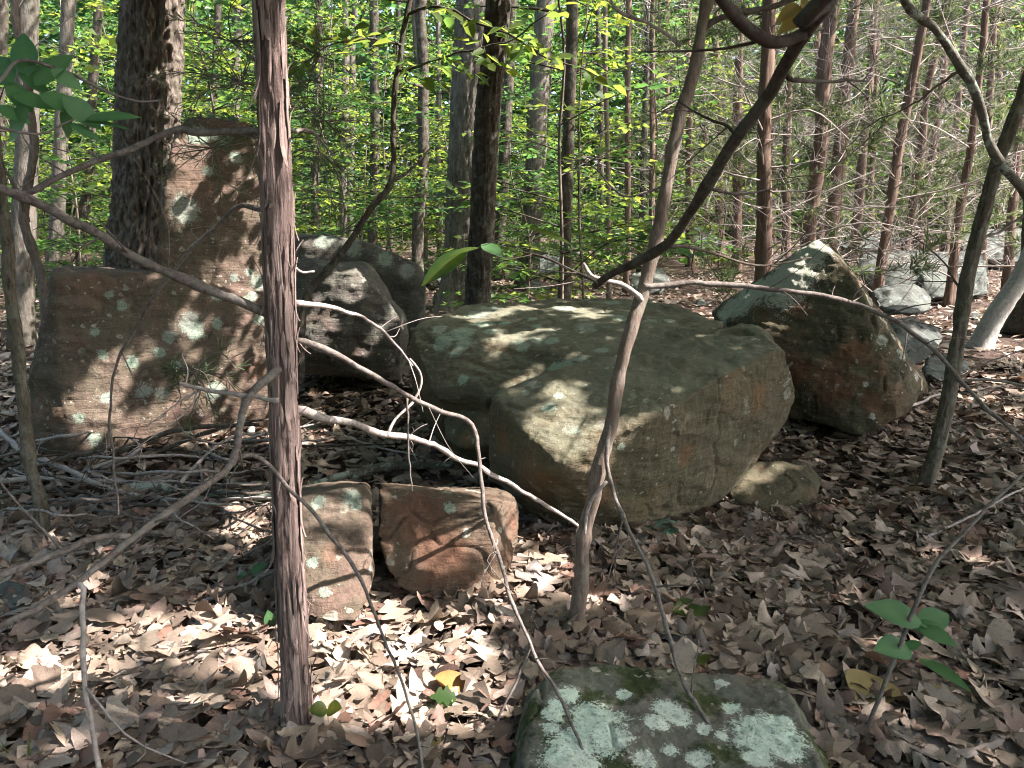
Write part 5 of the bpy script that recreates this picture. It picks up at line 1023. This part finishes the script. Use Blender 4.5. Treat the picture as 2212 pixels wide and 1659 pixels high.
# ------------------------------------------------------------------ leaf litter
KINDS = [(b, j) for b in ('oak', 'redoak', 'plain') for j in range(5)]
def litter_proto(kind, n, seed):
    b, j = kind; rg = np.random.default_rng(900+j*7+len(b)); t = np.linspace(0, 1, n+1); out = []
    env = np.sin(np.pi*np.clip(t, 0, 1)**(.65+.3*rg.random()))**.7
    for side in (0, 1):
        if b == 'oak':
            k = 2.8+1.4*rg.random(); ph = .6*rg.random(); w = env*(.26+.74*np.abs(np.sin(np.pi*(t*k+ph)))**1.1)*(.32+.10*rg.random()); fw = .10*np.sin(np.pi*(t*k+ph))**2*env
        elif b == 'redoak':
            k = 2.0+1.2*rg.random(); ph = .5*rg.random(); w = env*(.20+.82*np.abs(np.sin(np.pi*(t*k+ph)))**1.4)*(.38+.14*rg.random()); fw = .16*np.sin(np.pi*(t*k+ph))**2*env
        else: w = env*(.16+.14*rg.random())*(1+.08*np.sin(t*40+j)); fw = 0*t
        w = w*(1-(rg.random() < .25)*np.clip((t-.35-.3*rg.random())*2.5, 0, .85))
        w[0] = .012; w[-1] = .006; out += [w, fw]
    return t, out
def litter_leaves(P, yaw, tilt, L, kind, n, rg, curlamp=1.):
    t, (w, fw, w2, fw2) = litter_proto(kind, n, 1); N = len(P); m = n+1
    u = np.concatenate([-w, .04*np.sin(t*3+len(kind[0])+kind[1]), w2]); vv = np.concatenate([t+fw, t, t+fw2])-.5
    u = u[None]*np.ones((N, 1)); vv = vv[None]*np.ones((N, 1))
    u = u*(1+.12*rg.normal(size=(N, 1)))
    hv = np.where(rg.random((N, 1)) < .22, 2.2, .75)*curlamp; ca = rg.normal(.1, .8, (N, 1))*hv; cb = rg.normal(.2, .95, (N, 1))*hv; tw = rg.normal(0, 1., (N, 1))*hv
    ang = ca*vv; y = np.where(np.abs(ca) > .05, np.sin(ang)/np.where(np.abs(ca) > .05, ca, 1), vv); z = np.where(np.abs(ca) > .05, (1-np.cos(ang))/np.where(np.abs(ca) > .05, ca, 1), 0)
    cb2 = cb*2.2; ang = cb2*u; x = np.where(np.abs(cb2) > .05, np.sin(ang)/np.where(np.abs(cb2) > .05, cb2, 1), u); z = z+np.where(np.abs(cb2) > .05, (1-np.cos(ang))/np.where(np.abs(cb2) > .05, cb2, 1), 0)
    z = z+tw*x*vv*.8+rg.normal(0, .010, z.shape)*curlamp; x = x+rg.normal(0, .007, x.shape)
    z = z-z.mean(1, keepdims=True)
    v = np.stack([x, y, z], 2)*L[:, None, None]
    cy_, sy_ = np.cos(yaw), np.sin(yaw); ax = rg.uniform(0, 6.28, N); c, s = np.cos(tilt), np.sin(tilt)
    kx, ky = np.cos(ax), np.sin(ax)                     # tilt about a random level axis
    vx, vy, vz = v[..., 0], v[..., 1], v[..., 2]
    vx, vy = vx*cy_[:, None]-vy*sy_[:, None], vx*sy_[:, None]+vy*cy_[:, None]
    dot = vx*kx[:, None]+vy*ky[:, None]; cxx = ky[:, None]*vz; cyy = -kx[:, None]*vz; czz = kx[:, None]*vy-ky[:, None]*vx
    C1 = (1-c)[:, None]*dot
    v = np.stack([vx*c[:, None]+cxx*s[:, None]+kx[:, None]*C1, vy*c[:, None]+cyy*s[:, None]+ky[:, None]*C1, vz*c[:, None]+czz*s[:, None]], 2)
    v = v+P[:, None, :]; q = []
    for i in range(n): q += [[i, m+i, m+i+1, i+1], [m+i, 2*m+i, 2*m+i+1, m+i+1]]
    q = np.array(q)[None]+(np.arange(N)*3*m)[:, None, None]
    return v, q.reshape(-1, 4)
def in_view_pts(n, y0, y1, rg, margin=.12):
    u = rg.random(n); y = np.sqrt(y0**2+(y1**2-y0**2)*u); x = (rg.random(n)*2-1)*(y*(.70+margin)+.3); return x, y
rg = np.random.default_rng(42)
# the nearest 300 leaves are single objects
cand_x, cand_y = in_view_pts(6800, 1.3, 4.0, rg, .12); N = len(cand_x)
lay = rg.random(N)*.04; cP = np.stack([cand_x, cand_y, terrain(cand_x, cand_y)+.012+lay], 1); cL = (.075+.13*rg.random(N)**1.5)*np.where(rg.random(N) < .3, .6, 1)
px, py, zc = project(cP); size = cL/zc*(1+lay*6); ok = (px > 10) & (px < 2200) & (py > 900) & (py < 1650) & ~((px > 1110) & (px < 1760) & (py > 1440)); size = np.where(ok, size, 0)
top = np.argsort(-size)[:300]; single = np.zeros(N, bool); single[top] = True
kinds = rg.choice(15, N, p=np.repeat([.42, .33, .25], 5)/5)
mb = MB()
yaw = rg.uniform(0, 6.28, N); tilt = np.abs(rg.normal(0, .36, N))
for kd in range(15):
    k = (kinds == kd) & ~single
    v, q = litter_leaves(cP[k], yaw[k], tilt[k], cL[k], KINDS[kd], 13, rg); mb.add(v.reshape(-1, 3), q=q, a=np.repeat(rg.random(int(k.sum())), v.shape[1]))
pmesh = {}
for kd in range(15):
    for j in range(4):
        v, q = litter_leaves(np.zeros((1, 3)), np.zeros(1), np.zeros(1), np.ones(1), KINDS[kd], 18, rg, 1.0); pmesh[kd, j] = mesh_np('leaf', v[0], [q], M['litter1'], True)
for i in top:
    o = bpy.data.objects.new('leaf', pmesh[kinds[i], int(rg.integers(0, 4))]); COL.objects.link(o); o.parent = ground
    o.location = cP[i]+np.array([0, 0, .012]); o.rotation_euler = (rg.normal(0, .22), rg.normal(0, .22), yaw[i]); o.scale = (cL[i],)*3
# mid and far litter
for (n, y0, y1, nn, l0, l1, mg) in ((11500, 4.0, 8.0, 5, .075, .18, .35), (14000, 8.0, 18, 3, .08, .17, .3), (10000, 18, 36, 2, .10, .18, .2), (5200, .6, 4.0, 6, .08, .18, .9)):
    x, y = in_view_pts(n, y0, y1, rg, mg); Pn = np.stack([x, y, terrain(x, y)+.01+rg.random(n)*.04], 1); kd = rg.choice(15, n, p=np.repeat([.4, .35, .25], 5)/5)
    for j, nm in enumerate(KINDS):
        k = kd == j; v, q = litter_leaves(Pn[k], rg.uniform(0, 6.28, k.sum()), np.abs(rg.normal(0, .3, k.sum())), rg.uniform(l0, l1, k.sum()), nm, nn, rg); mb.add(v.reshape(-1, 3), q=q, a=np.repeat(rg.random(int(k.sum())), v.shape[1]))
# leaves banked against the feet of the rocks and trunks
for line, m_ in (([(70, 975), (150, 1015), (300, 985), (440, 955), (580, 935)], 130), ([(640, 820), (740, 830), (860, 832)], 60), ([(1110, 1085), (1215, 1155), (1300, 1168), (1390, 1165), (1540, 1100), (1660, 970), (1705, 915)], 170), ([(1706, 915), (1790, 915), (1862, 950), (1944, 912), (1995, 850)], 110),
                 ([(600, 1310), (690, 1352), (770, 1350), (810, 1285)], 60), ([(812, 1280), (930, 1315), (1062, 1322), (1110, 1250)], 70), ([(1120, 1650), (1150, 1500), (1200, 1448), (1312, 1425), (1460, 1440), (1690, 1465), (1730, 1540), (1780, 1650)], 110), ([(1565, 1090), (1600, 1125), (1700, 1140), (1775, 1110)], 45), ([(610, 1580), (640, 1610), (700, 1585)], 16), ([(1215, 1385), (1240, 1395), (1265, 1380)], 10)):
    Q = spline([G(*p) for p in line], 80); i = rg.integers(0, 80, m_); Pn = Q[i]+rg.normal(0, .045, (m_, 3)); Pn[:, 2] = terrain(Pn[:, 0], Pn[:, 1])+.02+.055*rg.random(m_); kd = rg.integers(0, 15, m_)
    for j in range(15):
        k = kd == j
        if k.any(): v, q = litter_leaves(Pn[k], rg.uniform(0, 6.28, k.sum()), np.abs(rg.normal(.2, .5, k.sum())), rg.uniform(.06, .14, k.sum()), KINDS[j], 9, rg, 1.3); mb.add(v.reshape(-1, 3), q=q, a=np.repeat(rg.random(int(k.sum())), v.shape[1]))
# crumbs, needles and bits between them
x, y = in_view_pts(9000, 1.4, 5.5, rg, .02); n = len(x); Pn = np.stack([x, y, terrain(x, y)+.015+.035*rg.random(n)], 1); Dn = rg.normal(0, 1, (n, 3)); Dn[:, 2] *= .25
bit = rg.random(n) < .5; Lf = np.where(bit, .012+.03*rg.random(n), .03+.07*rg.random(n)); Wf = np.where(bit, Lf*.6, .0025)
v, t, a = leaf_batch(Pn, Dn, np.array([0, 0, 1.])+rg.normal(0, .4, (n, 3)), Lf, Wf, False, rg.random(n)); mb.add(v, t=t, a=a)
tag(mb.build('leaf_litter', M['litter'], None, True, (0, 3, 0)), kind='stuff')
